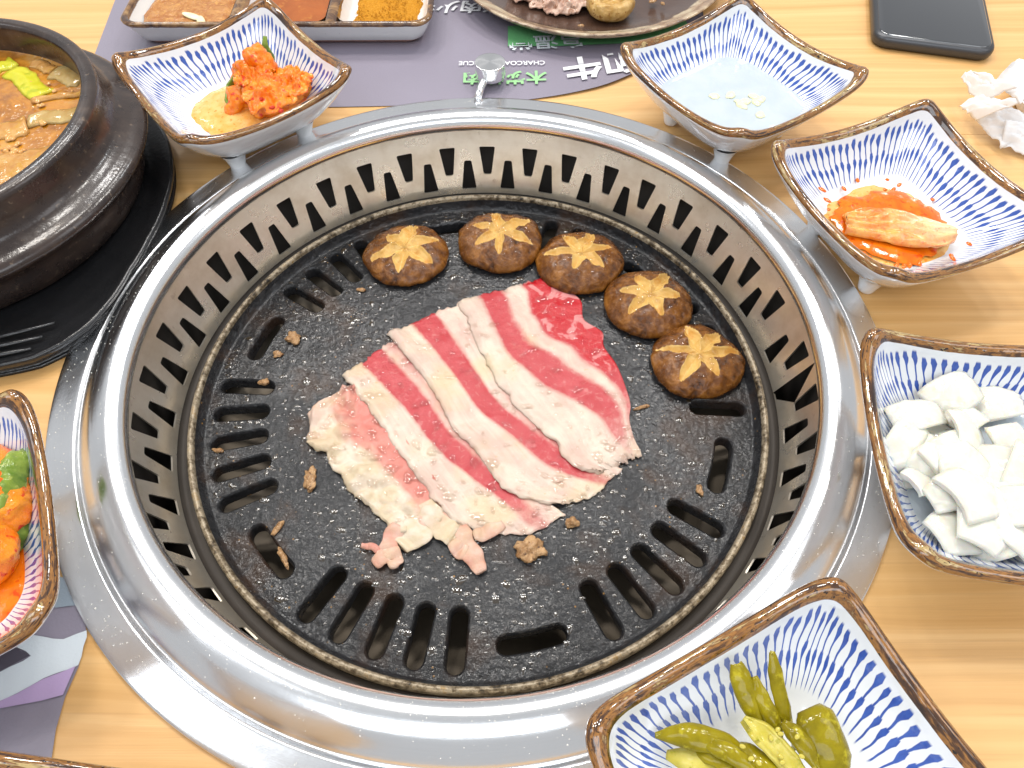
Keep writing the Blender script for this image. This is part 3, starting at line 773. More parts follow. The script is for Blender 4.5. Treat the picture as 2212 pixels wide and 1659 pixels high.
# ------------------------------------------------------------------ bowl contents
def pool(name, key, z, mat, label, cat, wob=.12, rad=.030, off=(0, 0), seed=0, n_=3.2, asp=1.0):
    x, y, a0 = bowls[key]; na = 72; rings = 8; v, f = [], []
    for i in range(rings + 1):
        q = i / rings
        for j in range(na):
            a = 2 * math.pi * j / na; c, s = math.cos(a), math.sin(a)
            rr = rad / ((abs(c) ** n_ + abs(s) ** n_) ** (1 / n_)) * (1 + wob * mn.fractal(Vector((c * 1.6 + seed, s * 1.6, seed)), .8, 2, 4)) * q
            v.append((off[0] + rr * c * asp, off[1] + rr * s, z - (.0012 * max(0, (q - .8) / .2) ** 2)))
    f = [(i * na + j, (i + 1) * na + j, (i + 1) * na + (j + 1) % na, i * na + (j + 1) % na) for i in range(rings) for j in range(na)]
    o = mesh(name, v, f, mat, loc=(x, y, 0), rz=a0)
    return tag(o, label, cat)
M['kim'] = m_food('kimchi', (.80, .15, .004), (.84, .29, .012), (.62, .035, .004), 110, .18, .25, .0016, 1.0)
M['juice'] = m_food('kimchi_juice', (.70, .11, .002), (.78, .19, .006), (.60, .06, .002), 120, .06, .1, .0002, 1.0)
M['juicelight'] = m_food('thin_kimchi_juice', (.72, .34, .06), (.78, .47, .16), (.72, .22, .02), 160, .08, .1, .0003, 1.0)
M['cuke'] = m_food('cucumber_skin', (.10, .18, .02), (.25, .33, .05), (.40, .42, .10), 140, .2, .1)
M['flake'] = m_food('chilli_flake', (.42, .015, .008), (.55, .04, .01), None, 300, .3, .1)
M['onion'] = m_food('raw_onion', (.66, .64, .54), (.73, .71, .63), (.69, .66, .49), 50, .2, .9, .0002, 1.0)
M['clear'] = m_food('clear_sauce', (.44, .495, .525), (.49, .535, .56), None, 60, .05, .2, .0002, 1.0)
M['garlic'] = m_food('minced_garlic', (.80, .76, .42), (.84, .80, .55), None, 200, .25, .3)
M['pepper'] = m_food('pickled_pepper', (.18, .14, .003), (.31, .245, .006), (.40, .33, .016), 90, .16, .2, .0002)
M['pepperin'] = m_food('pepper_flesh', (.48, .40, .05), (.58, .50, .12), (.36, .32, .02), 140, .2, .3, .0003)
def ball(name, key, u, v_, z, rad, mat, rz=0, amp=.2, sc=140, seed=1, label=None, cat=None, group=None, **kw):
    o = lump(name, loc_in(key, u, v_, z), rad, mat, rz, amp, sc, seed, **kw)
    return tag(o, label, cat, group)
def bloc(key, px, z):
    """pixel on level z -> bowl coordinates"""
    x, y, a = bowls[key]; p = P(px[0], px[1], z); dx, dy = p.x - x, p.y - y
    return dx * math.cos(a) + dy * math.sin(a), -dx * math.sin(a) + dy * math.cos(a)
# A: cubed radish / cucumber kimchi heap
pool('kimchi_juice', 'A', .0172, M['juicelight'], 'thin orange kimchi juice on the floor of the cubed kimchi bowl', 'sauce', .28, .0300, seed=4)
KL = []
pieces = [((585, 215), .0235, (.0150, .0120, .0105), 'large glossy orange kimchi cube leaning to the front of its heap', .3), ((625, 185), .0240, (.0125, .0120, .0110), 'orange kimchi cube with red chilli paste on top of its heap', 1.0),
          ((545, 165), .0245, (.0120, .0105, .0115), 'red kimchi cube at the back of its heap', .6), ((560, 135), .0330, (.0075, .0065, .0095), 'small upright kimchi piece with cucumber skin at the peak', .2), ((520, 215), .0195, (.0095, .0080, .0080), 'low kimchi piece with a dark cucumber edge in the juice', .8)]
for k, (px, z, rad, lb, rz) in enumerate(pieces):
    u, v_ = bloc('A', px, z)
    ball('kimchi_piece', 'A', u, v_, z - .001, tuple((1.0 if k < 3 else 1.14) * q for q in rad), M['kim'], rz, .40, 95, k + 2, lb, 'kimchi', 'kimchi pieces in the bowl by the stone pot', nu=56, nv=34)
for k, (px, z, sx, sy, h, rz, lb) in enumerate([((590, 212), .0290, .0165, .0140, .0080, .4, 'folded orange kimchi leaf draped over the front of its heap'), ((630, 182), .0300, .0130, .0125, .0080, 1.5, 'curled orange kimchi leaf with chilli paste at the side of its heap'), ((548, 168), .0300, .0120, .0110, .0090, 2.4, 'ruffled red kimchi leaf behind the front leaf of its heap')]):
    u, v_ = bloc('A', px, z); KL.append((loc_in('A', u, v_, z), sx, sy, h, rz, 3.1 + k * 2.7, lb))
u, v_ = bloc('A', (572, 100), .036)
c0 = loc_in('A', u, v_, .036); pth = [c0 + Vector((.0012, .002, .005)), c0, c0 + Vector((.0022, -.002, -.006)), c0 + Vector((.003, -.004, -.012))]
tag(mesh('cucumber_strip', *tube(pth, [(.001, .0015), (.0022, .0018), (.0026, .002), (.001, .001)], 10), M['cuke']), 'green cucumber strip sticking up from the kimchi heap', 'cucumber')
u, v_ = bloc('A', (492, 205), .022)
c0 = loc_in('A', u, v_, .020); pth = [c0 + Vector((.004, .014, .006)), c0 + Vector((.0, .006, .003)), c0 + Vector((-.001, -.002, -.001)), c0 + Vector((.004, -.009, -.003))]
tag(mesh('cucumber_strip', *tube(pth, [(.0008, .002), (.0014, .003), (.0014, .003), (.0008, .001)], 10), M['cuke']), 'dark curved cucumber edge beside the kimchi heap', 'cucumber')
for k in range(9):
    px = (random.uniform(545, 640), random.uniform(165, 235)); u, v_ = bloc('A', px, .0345)
    ball('chilli_flake', 'A', u, v_, .0315 + .001 * random.random(), (.0018, .0013, .0009), M['flake'], random.random() * 3, .3, 400, k, 'red chilli flake stuck on the kimchi heap', 'chilli flake', 'chilli flakes on the kimchi heap', nu=12, nv=8)
# B: clear sauce with garlic
pool('clear_sauce', 'B', .0222, M['clear'], 'shallow clear white sauce in the nearly empty bowl', 'sauce', .02, .0368, seed=2, n_=4.6)
for k, px in enumerate([(1543, 208), (1578, 206), (1600, 225), (1628, 208), (1643, 214), (1634, 222), (1610, 219), (1642, 248)]):
    u, v_ = bloc('B', px, .0225)
    ball('garlic_bit', 'B', u, v_, .0224, (.0032 if k != 2 else .005, .0026, .0011), M['garlic'], k, .35, 300, k, 'pale yellow bit of minced garlic in the clear sauce', 'garlic', 'garlic bits in the clear sauce', nu=18, nv=12)
# C: cabbage leaf in orange juice
pool('kimchi_juice', 'C', .0166, M['juicelight'], 'pale orange film around the juice in the cabbage kimchi bowl', 'sauce', .30, .0300, seed=7)
u, v_ = bloc('C', (1932, 480), .0185)
pool('kimchi_juice', 'C', .0188, M['juice'], 'deep orange kimchi juice under the cabbage leaf', 'sauce', .22, .0265, (u, v_), 9, 2.4)
def leaf():
    A_ = P(1826, 478, .022); B_ = P(2062, 500, .024); ax = (B_ - A_); ln = ax.length; ax.normalize(); sd = Vector((-ax.y, ax.x, 0))
    nu, nv = 60, 30; v, wht = [], []
    for i in range(nu + 1):
        t = i / nu; p0 = A_ + ax * (ln * t); wdt = .0120 * (math.sin(math.pi * min(1, t * .80 + .12)) ** .6) * (1 if t < .92 else max(.75, 1 - (t - .92) * 3))
        for j in range(nv + 1):
            q = j / nv * 2 - 1
            z = .0055 * math.sqrt(max(0, 1 - q * q * .96)) + .0011 * math.sin(q * 13 + 5 * nz((t * 3, q, 0), 1)) * (1 - .4 * t) + .0008 * nz((t * 9, q * 5, 1), 1)
            p = p0 + sd * (wdt * q + .002 * math.sin(t * 5)) + Vector((0, 0, z - .003))
            v.append(p); wht.append(max(0, min(1, (t - .38) * 2.2)) * max(0, min(1, .8 + q * .6)))
    f = [(i * (nv + 1) + j, (i + 1) * (nv + 1) + j, (i + 1) * (nv + 1) + j + 1, i * (nv + 1) + j + 1) for i in range(nu) for j in range(nv)]
    t = NT('cabbage_kimchi'); o = t.obj(); w_ = t.attr('white')
    n = t.noise(o, 150, 4); n2 = t.noise(o, 420, 3)
    c = t.mix(t.step(n, .35, .65), (.72, .19, .012), (.78, .38, .07))
    c = t.mix(t.math('MULTIPLY', w_, .85), c, (.84, .66, .40))
    c = t.mix(t.math('MULTIPLY', t.step(n2, .60, .68), .5), c, (.62, .08, .01))
    t.set(col=c, rough=.15, sss=.2, sssr=(1, .5, .2), ssss=.003, coat=.6, coatr=.08); t.bump(t.math('ADD', n, n2), .0008, .6)
    o = mesh('cabbage_leaf', v, f, t.m, attrs={'white': wht}); md = o.modifiers.new('s', 'SOLIDIFY'); md.thickness = .002; md.offset = -1
    tag(o, 'folded kimchi cabbage leaf with white stem lying in orange juice', 'kimchi')
leaf()
for k in range(30):
    a = random.uniform(0, 6.28); r_ = random.uniform(.025, .038); 
    zz = .0150 + max(0, (r_ - .026)) * .82
    ball('kimchi_speck', 'C', r_ * math.cos(a), r_ * math.sin(a), zz + .0006, (.0016 * random.uniform(.5, 1.6), .0011, .0006), M['juice'], a, .3, 300, k, 'orange fleck of kimchi splashed on the bowl wall', 'food speck', 'kimchi flecks splashed in the cabbage bowl', nu=12, nv=8)
# D: onion chunks
def shell(name, key, c, rot, r0, th, span_u, span_v, mat, label, cat, group, taper=.4):
    nu, nv = 14, 12; v = []
    for lay in (0, 1):
        rr = r0 + th * lay
        for i in range(nu + 1):
            for j in range(nv + 1):
                a = (i / nu - .5) * span_u; b = (j / nv - .5) * span_v * (1 - taper * (i / nu))
                jit = .0005 * nz((i * .5 + c[0] * 900, j * .5, lay), 1)
                p = Vector(((rr + jit) * math.cos(a) * math.cos(b) - r0, (rr + jit) * math.cos(a) * math.sin(b), (rr + jit) * math.sin(a)))
                v.append(rot @ p)
    W_ = nv + 1; N1 = (nu + 1) * W_; f = []
    for i in range(nu):
        for j in range(nv):
            q = i * W_ + j; f.append((q, q + 1, q + W_ + 1, q + W_)); f.append((N1 + q, N1 + q + W_, N1 + q + W_ + 1, N1 + q + 1))
    for i in range(nu):
        for j in (0, nv):
            q = i * W_ + j; f.append((q, q + W_, N1 + q + W_, N1 + q))
    for j in range(nv):
        for i in (0, nu):
            q = i * W_ + j; f.append((q, N1 + q, N1 + q + 1, q + 1))
    o = mesh(name, v, f, mat, smooth=False, loc=c)
    for pl in o.data.polygons: pl.use_smooth = len(pl.vertices) == 4 and pl.index < 2 * nu * nv
    bm = bmesh.new(); bm.from_mesh(o.data); bmesh.ops.recalc_face_normals(bm, faces=bm.faces); bm.to_mesh(o.data); bm.free()
    return tag(o, label, cat, group)
rng = random.Random(11)
for k, (px, z) in enumerate([((1985, 895), .030), ((2060, 850), .031), ((2100, 930), .030), ((1958, 960), .028), ((2150, 870), .026), ((2190, 960), .031), ((2040, 990), .029), ((2130, 1010), .031),
          ((2050, 1065), .032), ((2160, 1080), .033), ((2205, 1140), .032), ((2000, 1040), .025), ((2080, 1140), .028), ((2150, 1170), .029), ((2230, 1040), .034), ((2100, 970), .024), ((2030, 930), .024), ((2075, 900), .028), ((2120, 1060), .034), ((2010, 1000), .028), ((2180, 1010), .034), ((2090, 1020), .032), ((2215, 1090), .036), ((2130, 1120), .033)]):
    p = P(px[0], px[1], z)
    rot = Matrix.Rotation(rng.uniform(0, 6.28), 3, 'Z') @ Matrix.Rotation(R(rng.uniform(-125, -55)), 3, 'Y') @ Matrix.Rotation(rng.uniform(-.5, .5), 3, 'X')
    shell('onion_chunk', 'D', (p.x, p.y, p.z), rot, rng.uniform(.013, .022), rng.uniform(.0014, .0024), rng.uniform(.95, 1.45), rng.uniform(.80, 1.30), M['onion'],
          'white raw onion chunk in the onion bowl', 'onion', 'onion chunks in the square bowl', rng.uniform(.1, .55))
pool('onion_juice', 'D', .0200, M['clear'], 'cloudy liquid under the onion chunks', 'sauce', .03, .0330, seed=3, n_=4.2)
# E: pickled peppers
rng = random.Random(5)
def pepper(pts, r, label, arc=100, roll=0.0, mat='pepper', tip=.5):
    q = [Vector(p) for p in spline([(*P(x, y, z), ) for x, y, z in pts], 8)]; n_ = len(q); na = 14; v = []; seed = r * 991 + pts[0][0]
    for i, c in enumerate(q):
        t = i / (n_ - 1); tg = (q[min(i + 1, n_ - 1)] - q[max(i - 1, 0)]).normalized()
        sd = tg.cross(Vector((0, 0, 1))).normalized(); up = sd.cross(tg)
        wd = r * .86 * (min(1, (t * 2.6 + tip * .6)) ** .8 * min(1, (1 - t) * 2.4 + .2)) * (1 + .08 * nz((i * .2, seed, 0), 1))
        for j in range(na + 1):
            b_ = R(arc) * (j / na * 2 - 1) + roll + .25 * nz((t * 3, seed, 4), 1)
            fr = 1 + .06 * nz((i * .5, j * .5, seed), 1)
            v.append(c + sd * (wd * math.sin(b_) * fr) + up * (wd * .55 * math.cos(b_) * fr + .0003 * nz((i * .4, j * .4, seed + 3), 1)))
    f = [(i * (na + 1) + j, i * (na + 1) + j + 1, (i + 1) * (na + 1) + j + 1, (i + 1) * (na + 1) + j) for i in range(n_ - 1) for j in range(na)]
    o = mesh('pepper_slice', v, f, M[mat]); o.data.materials.append(M['pepperin'])
    md = o.modifiers.new('s', 'SOLIDIFY'); md.thickness = .0016; md.offset = -1; md.material_offset = 1; md.material_offset_rim = 1
    return tag(o, label, 'pepper', 'pickled pepper slices in the bowl')
pepper([(1590, 1432, .040), (1605, 1480, .037), (1628, 1530, .034), (1655, 1580, .031)], 0.0042, 'short pickled pepper slice with a pale cut tip standing in its bowl', 120, .2, tip=.8)
pepper([(1668, 1408, .043), (1676, 1460, .039), (1692, 1530, .034), (1720, 1620, .029)], 0.0028, 'long slim pickled pepper strip standing highest in its bowl', 110, -.3)
pepper([(1630, 1460, .038), (1648, 1510, .036), (1672, 1560, .033), (1690, 1610, .030)], 0.0032, 'slim yellow green pepper strip behind the long strip', 80, .5)
pepper([(1745, 1530, .035), (1770, 1575, .035), (1795, 1640, .033), (1812, 1720, .03)], 0.0077, 'broad dark green pickled pepper piece with a frayed end', 95, -.25, tip=.9)
pepper([(1415, 1588, .030), (1490, 1590, .034), (1570, 1612, .034), (1640, 1660, .032)], 0.0046, 'thick olive pepper piece lying across toward the bowl corner', 125, .3, tip=.25)
pepper([(1605, 1552, .037), (1650, 1586, .040), (1710, 1650, .038), (1770, 1720, .035)], 0.0045, 'split pickled pepper half showing pale seeds on top', 80, 3.0, 'pepperin')
pepper([(1440, 1630, .027), (1520, 1650, .031), (1620, 1680, .032)], 0.0043, 'pale pepper slice at the bottom of its bowl', 90, .2, 'pepperin')
pepper([(1580, 1610, .031), (1640, 1650, .036), (1720, 1730, .036)], 0.0043, 'green pepper piece under the split half', 110, -.4)
pepper([(1520, 1606, .035), (1585, 1632, .038), (1650, 1690, .037)], 0.0032, 'curled olive pepper slice beside the split half', 130, .2)
pepper([(1690, 1560, .036), (1730, 1600, .037), (1770, 1670, .036)], 0.0034, 'narrow olive pepper strip next to the broad dark piece', 100, .4)
pepper([(1480, 1610, .029), (1550, 1640, .034), (1600, 1690, .035)], 0.0035, 'thin pepper strip half covered by the thick olive piece', 100, -.5)
for k in range(10):
    p = P(rng.uniform(1600, 1740), rng.uniform(1575, 1655), .040)
    tag(lump('pepper_seed', (p.x, p.y, .0400), (.0010, .0007, .0004), M['pepperin'], rng.random() * 3, .1, 300, k, nu=10, nv=8), 'pale pepper seed on the pickled peppers', 'seed', 'pepper seeds in the pepper bowl')
# F: cucumber kimchi
pool('kimchi_juice', 'F', .0195, M['juice'], 'orange juice in the cucumber kimchi bowl', 'sauce', .05, .0325, seed=1, n_=4.0)
for k, (px, z, rad, mt, nm, lb, rz) in enumerate([((-20, 1075), .030, (.0135, .0200, .0110), 'kim', 'kimchi_piece', 'orange kimchi piece leaning on cucumber in the bowl on the paper', .2), ((30, 1055), .029, (.0062, .0180, .0100), 'cuke', 'cucumber_slice', 'green cucumber slice against the wall of the bowl on the paper', .05),
        ((8, 1180), .022, (.0070, .0120, .0060), 'cuke', 'cucumber_slice', 'low green cucumber slice soaked in orange juice', -.3), ((-25, 1180), .026, (.010, .014, .009), 'kim', 'kimchi_piece', 'lower orange kimchi piece soaked in juice in the bowl on the paper', .4)]):
    p = P(px[0], px[1], z)
    tag(lump(nm, p, rad, M[mt], rz, .25, 90, k + 5, nu=48, nv=28), lb, 'kimchi' if mt == 'kim' else 'cucumber')

# ------------------------------------------------------------------ stone pot on its tray
def m_stone():
    t = NT('black_stoneware'); o = t.obj(); n = t.noise(o, 55, 5, .65); n2 = t.noise(o, 330, 4, .6)
    c = t.ramp(n, [(.3, (.016, .010, .009)), (.55, (.034, .021, .016)), (.75, (.075, .048, .034))])
    c = t.mix(t.math('MULTIPLY', t.step(n2, .62, .70), .6), c, (.17, .12, .08))
    t.set(col=c, rough=t.math('ADD', .16, t.math('MULTIPLY', n, .25)), coat=.35, coatr=.1, spec=.4)
    t.bump(t.math('ADD', n2, t.math('MULTIPLY', n, 1.0)), .00022, .6)
    return t.m
M['stone'] = m_stone()
M['traymat'] = simple('black_tray', (.012, .012, .013), .26, 0, .3, 90, .0002, 500, coat=.3)
PX, PY = -.2805, .0965
pot = empty('stone_pot', (PX, PY, .0085)); tag(pot, 'black stoneware pot of soup standing on a black tray', 'pot')
pr = spline([(.0835, .0330), (.0825, .0420), (.0822, .0480), (.0826, .0508), (.0842, .0524), (.0868, .0526), (.0893, .0518), (.0905, .0500), (.0907, .0470), (.0912, .0410), (.0935, .0355), (.0985, .0325), (.1030, .0312), (.1055, .0292), (.1058, .0268), (.1042, .0245), (.1012, .0222), (.0985, .0180), (.0970, .0100), (.0940, .0030), (.0880, .0004), (.05, .0), (.0005, .0)], 4)
mesh('pot_body', *lathe(pr, 128), M['stone'], pot)
mesh('pot_interior', *lathe(spline([(.0836, .0335), (.0830, .020), (.070, .008), (.03, .005), (.0005, .005)], 4), 96), M['stone'], pot)
def m_soup():
    t = NT('soup'); o = t.obj(); n = t.noise(o, 42, 5, .62, .8); n2 = t.noise(o, 170, 4, .6)
    c = t.ramp(t.math('ADD', t.math('MULTIPLY', n, .75), t.math('MULTIPLY', n2, .25)), [(.32, (.20, .065, .004)), (.45, (.40, .145, .008)), (.56, (.56, .23, .02)), (.70, (.64, .35, .09))])
    c = t.mix(t.math('MULTIPLY', t.step(t.noise(o, 500, 3), .56, .66), t.step(t.noise(o, 30, 3), .48, .60)), c, (.70, .45, .25))
    t.set(col=c, rough=.07, sss=.15, sssr=(1, .5, .2), ssss=.004, coat=1.0, coatr=.03)
    t.bump(t.math('ADD', t.math('MULTIPLY', t.noise(o, 60, 3), 2.0), t.math('MULTIPLY', n2, .5)), .0010, .5)
    return t.m
ZS = .0430
v, f = lathe([(.0005, 0)] + [(.0835 * q / 20, 0) for q in range(1, 21)], 96)
v = [(x, y, .0009 * nz((x, y, 0), 60) + .0012 * max(0, math.hypot(x, y) - .080) / .0035) for x, y, z in v]
tag(mesh('soup', v, [q[::-1] for q in f], m_soup(), loc=(PX, PY, ZS)), 'orange brown soup filling the black stone pot', 'soup')
M['scal'] = m_food('scallion', (.50, .46, .02), (.62, .58, .06), (.40, .42, .03), 60, .15, .3, .0003)
M['tofu'] = m_food('soup_vegetable', (.45, .20, .045), (.58, .34, .12), (.50, .26, .05), 90, .15, .3)
M['onionsoup'] = m_food('soft_onion', (.40, .24, .07), (.50, .36, .15), None, 60, .15, .4)
def soup_piece(nm, px, L_, W_, ang, mt, lb, cat, th=.0016, seed=0):
    p = P(px[0], px[1], ZS + .001); n1, n2 = 18, 8; v = []
    for i in range(n1 + 1):
        for j in range(n2 + 1):
            a, b = (i / n1 - .5) * L_, (j / n2 - .5) * W_ * (1 + .2 * nz((i * .4, seed, 0), 1))
            v.append((a, b + .1 * W_ * math.sin(i * .35), th * .8 * (1 - (2 * j / n2 - 1) ** 2) + .0008 * nz((i * .3, j * .4, seed), 1)))
    f = [(i * (n2 + 1) + j, (i + 1) * (n2 + 1) + j, (i + 1) * (n2 + 1) + j + 1, i * (n2 + 1) + j + 1) for i in range(n1) for j in range(n2)]
    o = mesh(nm, v, f, M[mt], loc=(p.x, p.y, ZS + .0006), rz=R(ang)); md = o.modifiers.new('s', 'SOLIDIFY'); md.thickness = th; md.offset = -1
    return tag(o, lb, cat)
soup_piece('scallion_piece', (60, 178), .034, .0125, -40, 'scal', 'bright yellow green scallion piece floating in the soup', 'scallion', seed=1)
soup_piece('scallion_piece', (3, 142), .014, .011, 50, 'scal', 'scallion piece cut off at the far side of the soup', 'scallion', seed=2)
soup_piece('onion_piece', (118, 250), .026, .0120, 18, 'onionsoup', 'soft translucent onion piece floating below the scallion', 'onion', seed=3)
soup_piece('onion_piece', (150, 162), .020, .0140, -20, 'onionsoup', 'soft onion piece against the pot wall', 'onion', seed=4)
soup_piece('mushroom_strip', (140, 205), .034, .0050, 16, 'tofu', 'thin pale mushroom strip floating toward the pot wall', 'mushroom', seed=5)
soup_piece('tofu_piece', (95, 142), .016, .0080, -25, 'tofu', 'small pale tofu piece near the far wall of the pot', 'tofu', seed=6)
soup_piece('tofu_piece', (8, 280), .022, .016, 30, 'tofu', 'broad pale tofu piece cut off at the soup edge', 'tofu', seed=7)
soup_piece('vegetable_piece', (48, 345), .034, .016, 25, 'tofu', 'crumbly orange vegetable piece low in the soup', 'vegetable', seed=8)
soup_piece('vegetable_piece', (12, 375), .026, .014, 60, 'tofu', 'orange vegetable piece beside the crumbly one', 'vegetable', seed=9)
v, f = [], []
rng = random.Random(9)
for cx, cy, n_, sp in ((88, 232, 5, 16), (82, 262, 16, 14), (115, 200, 4, 12), (60, 180, 5, 10), (30, 330, 26, 26), (130, 250, 4, 10), (20, 300, 10, 16)):
    for k in range(n_):
        p = P(cx + rng.gauss(0, sp), cy + rng.gauss(0, sp * .6), ZS); r_ = rng.uniform(.0006, .0019)
        if math.hypot(p.x - PX, p.y - PY) > .078: continue
        a, b = lathe([(r_ * math.cos(q * math.pi / 10), r_ * .7 * math.sin(q * math.pi / 10)) for q in range(5)] + [(.00001, r_ * .7)], 12)
        o_ = len(v); v += [(x + p.x, y + p.y, z + ZS + .0007) for x, y, z in a]; f += [tuple(i + o_ for i in q) for q in b]
bm_ = m_food('soup_bubble', (.62, .30, .08), (.72, .42, .16), None, 60, .04, .2, 0, 1.0)
tag(mesh('soup_bubbles', v, f, bm_), 'small bubbles on the orange soup surface', 'bubbles', None, 'stuff')
# tray
tray = empty('pot_tray', (-.2870, .0925, 0)); tag(tray, 'black oval tray with grooved handle under the stone pot', 'tray')
def tray_r(a):
    a = (math.degrees(a) + 180) % 360 - 180
    pts = [(-180, .1160), (-130, .1180), (-100, .1215), (-75, .1190), (-64, .1250), (-57, .1300), (-52, .1338), (-46, .1348), (-40, .1335), (-32, .1285), (-24, .1225), (-14, .1185), (0, .1165), (40, .1160), (180, .1160)]
    return np.interp(a, [p[0] for p in pts], [p[1] for p in pts]) / .1160
na = 180; v, f = [], []
prof = spline([(.0005, .0070), (.060, .0070), (.098, .0072), (.106, .0078), (.1125, .0100), (.1150, .0108), (.1162, .0100), (.1158, .0075), (.1110, .0020), (.105, .0003), (.0005, .0003)], 3)
for i in range(na):
    a = 2 * math.pi * i / na
    for r_, z in prof:
        k = 1 + (tray_r(a) - 1) * min(1, max(0, (r_ - .085) / .025)); v.append((r_ * k * math.cos(a), r_ * k * math.sin(a), z))
mm = len(prof); f = [(i * mm + k, ((i + 1) % na) * mm + k, ((i + 1) % na) * mm + k + 1, i * mm + k + 1) for i in range(na) for k in range(mm - 1)]
mesh('tray_body', v, [q[::-1] for q in f], M['traymat'], tray)
for k, (a, b) in enumerate([((-5, 728), (118, 697)), ((-5, 745), (92, 727)), ((-5, 762), (68, 753))]):
    p, q = P(a[0] - 60, a[1] + 15, .0105), P(b[0], b[1], .0105)
    o = Vector((-.2870, .0925, 0))
    vv, ff = tube([p - o, p.lerp(q, .5) - o, q - o], [(.0015, .0010), (.0015, .0010), (.0008, .0005)], 10)
    mesh('grip_ridge', vv, ff, M['traymat'], tray)

# ------------------------------------------------------------------ printed paper mats
def m_paper(name, col, var=.08):
    t = NT(name); o = t.obj(); n = t.noise(o, 14, 3); n2 = t.noise(o, 900, 2)
    c = t.mix(n, tuple(x * (1 - var) for x in col), tuple(x * (1 + var) for x in col))
    t.set(col=c, rough=.38, coat=.15, coatr=.3); t.bump(t.math('ADD', t.math('MULTIPLY', t.noise(o, 9, 2), 8), n2), .00025, .5)
    return t.m
M['paper'] = m_paper('purple_paper', (.235, .21, .26))
M['pgreen'] = m_paper('green_print', (.14, .42, .17)); M['plime'] = m_paper('lime_print', (.30, .60, .26))
M['pwhite'] = m_paper('white_print', (.80, .80, .82), .03); M['ppale'] = m_paper('pale_print', (.62, .67, .70), .04); M['pgrey'] = m_paper('grey_print', (.075, .065, .085))
M['plilac'] = m_paper('lilac_print', (.44, .32, .52)); M['pteal'] = m_paper('slate_print', (.26, .31, .36))
def sheet(name, poly, z, mat, parent, lift=None, zz=.0):
    poly = [tuple(p) for p in poly]
    xs = [p[0] for p in poly]; ys = [p[1] for p in poly]
    st = [(x, y) for x in np.arange(min(xs), max(xs), .006) for y in np.arange(min(ys), max(ys), .006) if inside((x, y), poly)]
    v2, f2 = cdt(st, [poly], lambda x, y: inside((x, y), poly))
    return mesh(name, [(x, y, z + (lift(x, y) if lift else 0)) for x, y in v2], f2, mat, parent)
def lift1(x, y): return max(0, x - .02) * .030 * max(0, 1 - max(0, y - .19) / .07)
mat1 = empty('paper_placemat'); tag(mat1, 'purple printed paper placemat under the sauce tray and brown plate', 'placemat')
edge1 = [tuple(q) for q in spline([(-.262, .186), (-.197, .1876), (-.10, .1882), (-.042, .1900), (.0248, .1944), (.0726, .2066), (.1077, .2276), (.150, .247)], 6)]
sheet('paper_sheet', edge1 + [(.17, .50), (-.285, .50), (-.2702, .3158), (-.2631, .246)], .0006, M['paper'], mat1, lift1)
def text(body, loc, size, mat, rz=0, sx=1.0, shear=0.0, bold=0.0):
    c = bpy.data.curves.new('lettering', 'FONT'); c.body = body; c.size = size; c.align_x = 'LEFT'; c.shear = shear; c.offset = bold
    o = bpy.data.objects.new('tmp', c); COL.objects.link(o)
    dg = bpy.context.evaluated_depsgraph_get(); me = bpy.data.meshes.new_from_object(o.evaluated_get(dg))
    bpy.data.objects.remove(o); me.name = 'lettering'
    for q in me.vertices:
        x, y = q.co.x * sx, q.co.y; a = math.pi + rz
        X = loc[0] + x * math.cos(a) - y * math.sin(a); Y = loc[1] + x * math.sin(a) + y * math.cos(a)
        q.co = (X, Y, loc[2] + lift1(X, Y))
    me.materials.clear(); me.materials.append(mat)
    o = bpy.data.objects.new('lettering', me); COL.objects.link(o); o.parent = mat1
    return o
bandp = [(.0152, .2528), (.0152, .2771), (.14, .290), (.14, .262), (.093, .2555), (.05, .2528)]
sheet('green_band', bandp, .0016, M['pgreen'], mat1, lift1)
text('宫温堂', (.0662, .2640, .0024), .0175, M['ppale'], R(3), .98, 0, .0003)
text('木炭烤肉', (.0405, .2225, .0017), .0150, M['plime'], 0, .92, 0, .0004)
text('CHARCOAL BARBECUE', (.0398, .2352, .0017), .0062, M['pwhite'], 0, .88, 0, .0001)
text('和牛', (.1020, .2455, .0017), .0265, M['pwhite'], R(13), 1.0, .15, .0008)
text('烤肉火锅', (.0150, .3085, .0017), .0170, M['pwhite'], 0, 1.0, .1, .0004)
mat2 = empty('paper_placemat'); tag(mat2, 'printed paper placemat with white star shape under the cucumber kimchi bowl', 'placemat')
edge2 = [(-.1440, -.330), (-.1430, -.1760), (-.1446, -.1674), (-.1450, -.1564), (-.1436, -.1461), (-.1452, -.1328), (-.1500, -.1225), (-.1673, -.1095), (-.175, -.100), (-.40, -.090), (-.40, -.330)]
sheet('paper_sheet', edge2, .0006, M['paper'], mat2)
def q7(l, z=.0010): return [tuple(P(x * .36, 1062 + y * .36, z)[:2]) for x, y in l]
def clipx(l): return l
sheet('star_print', spline(q7([(0, 860), (120, 850), (260, 870), (380, 885), (520, 832), (500, 930), (470, 1040), (380, 1075), (260, 1120), (100, 1210), (-200, 1330), (-300, 1200), (-80, 1120), (60, 1050), (185, 985), (90, 930), (-60, 890)]), 2, True), .0010, M['ppale'], mat2)
sheet('lilac_print', q7([(455, 1048), (380, 1220), (250, 1255), (60, 1290), (-150, 1330), (-150, 1320), (100, 1215), (260, 1125), (380, 1080)]), .0013, M['plilac'], mat2)
sheet('slate_print', q7([(290, 485), (390, 520), (450, 610), (470, 680), (300, 700), (100, 760), (-100, 600)]), .0010, M['pteal'], mat2)
sheet('dark_print', q7([(-250, 905), (-60, 893), (85, 935), (180, 984), (60, 1048), (-60, 1110), (-250, 1180)]), .0013, M['pgrey'], mat2)

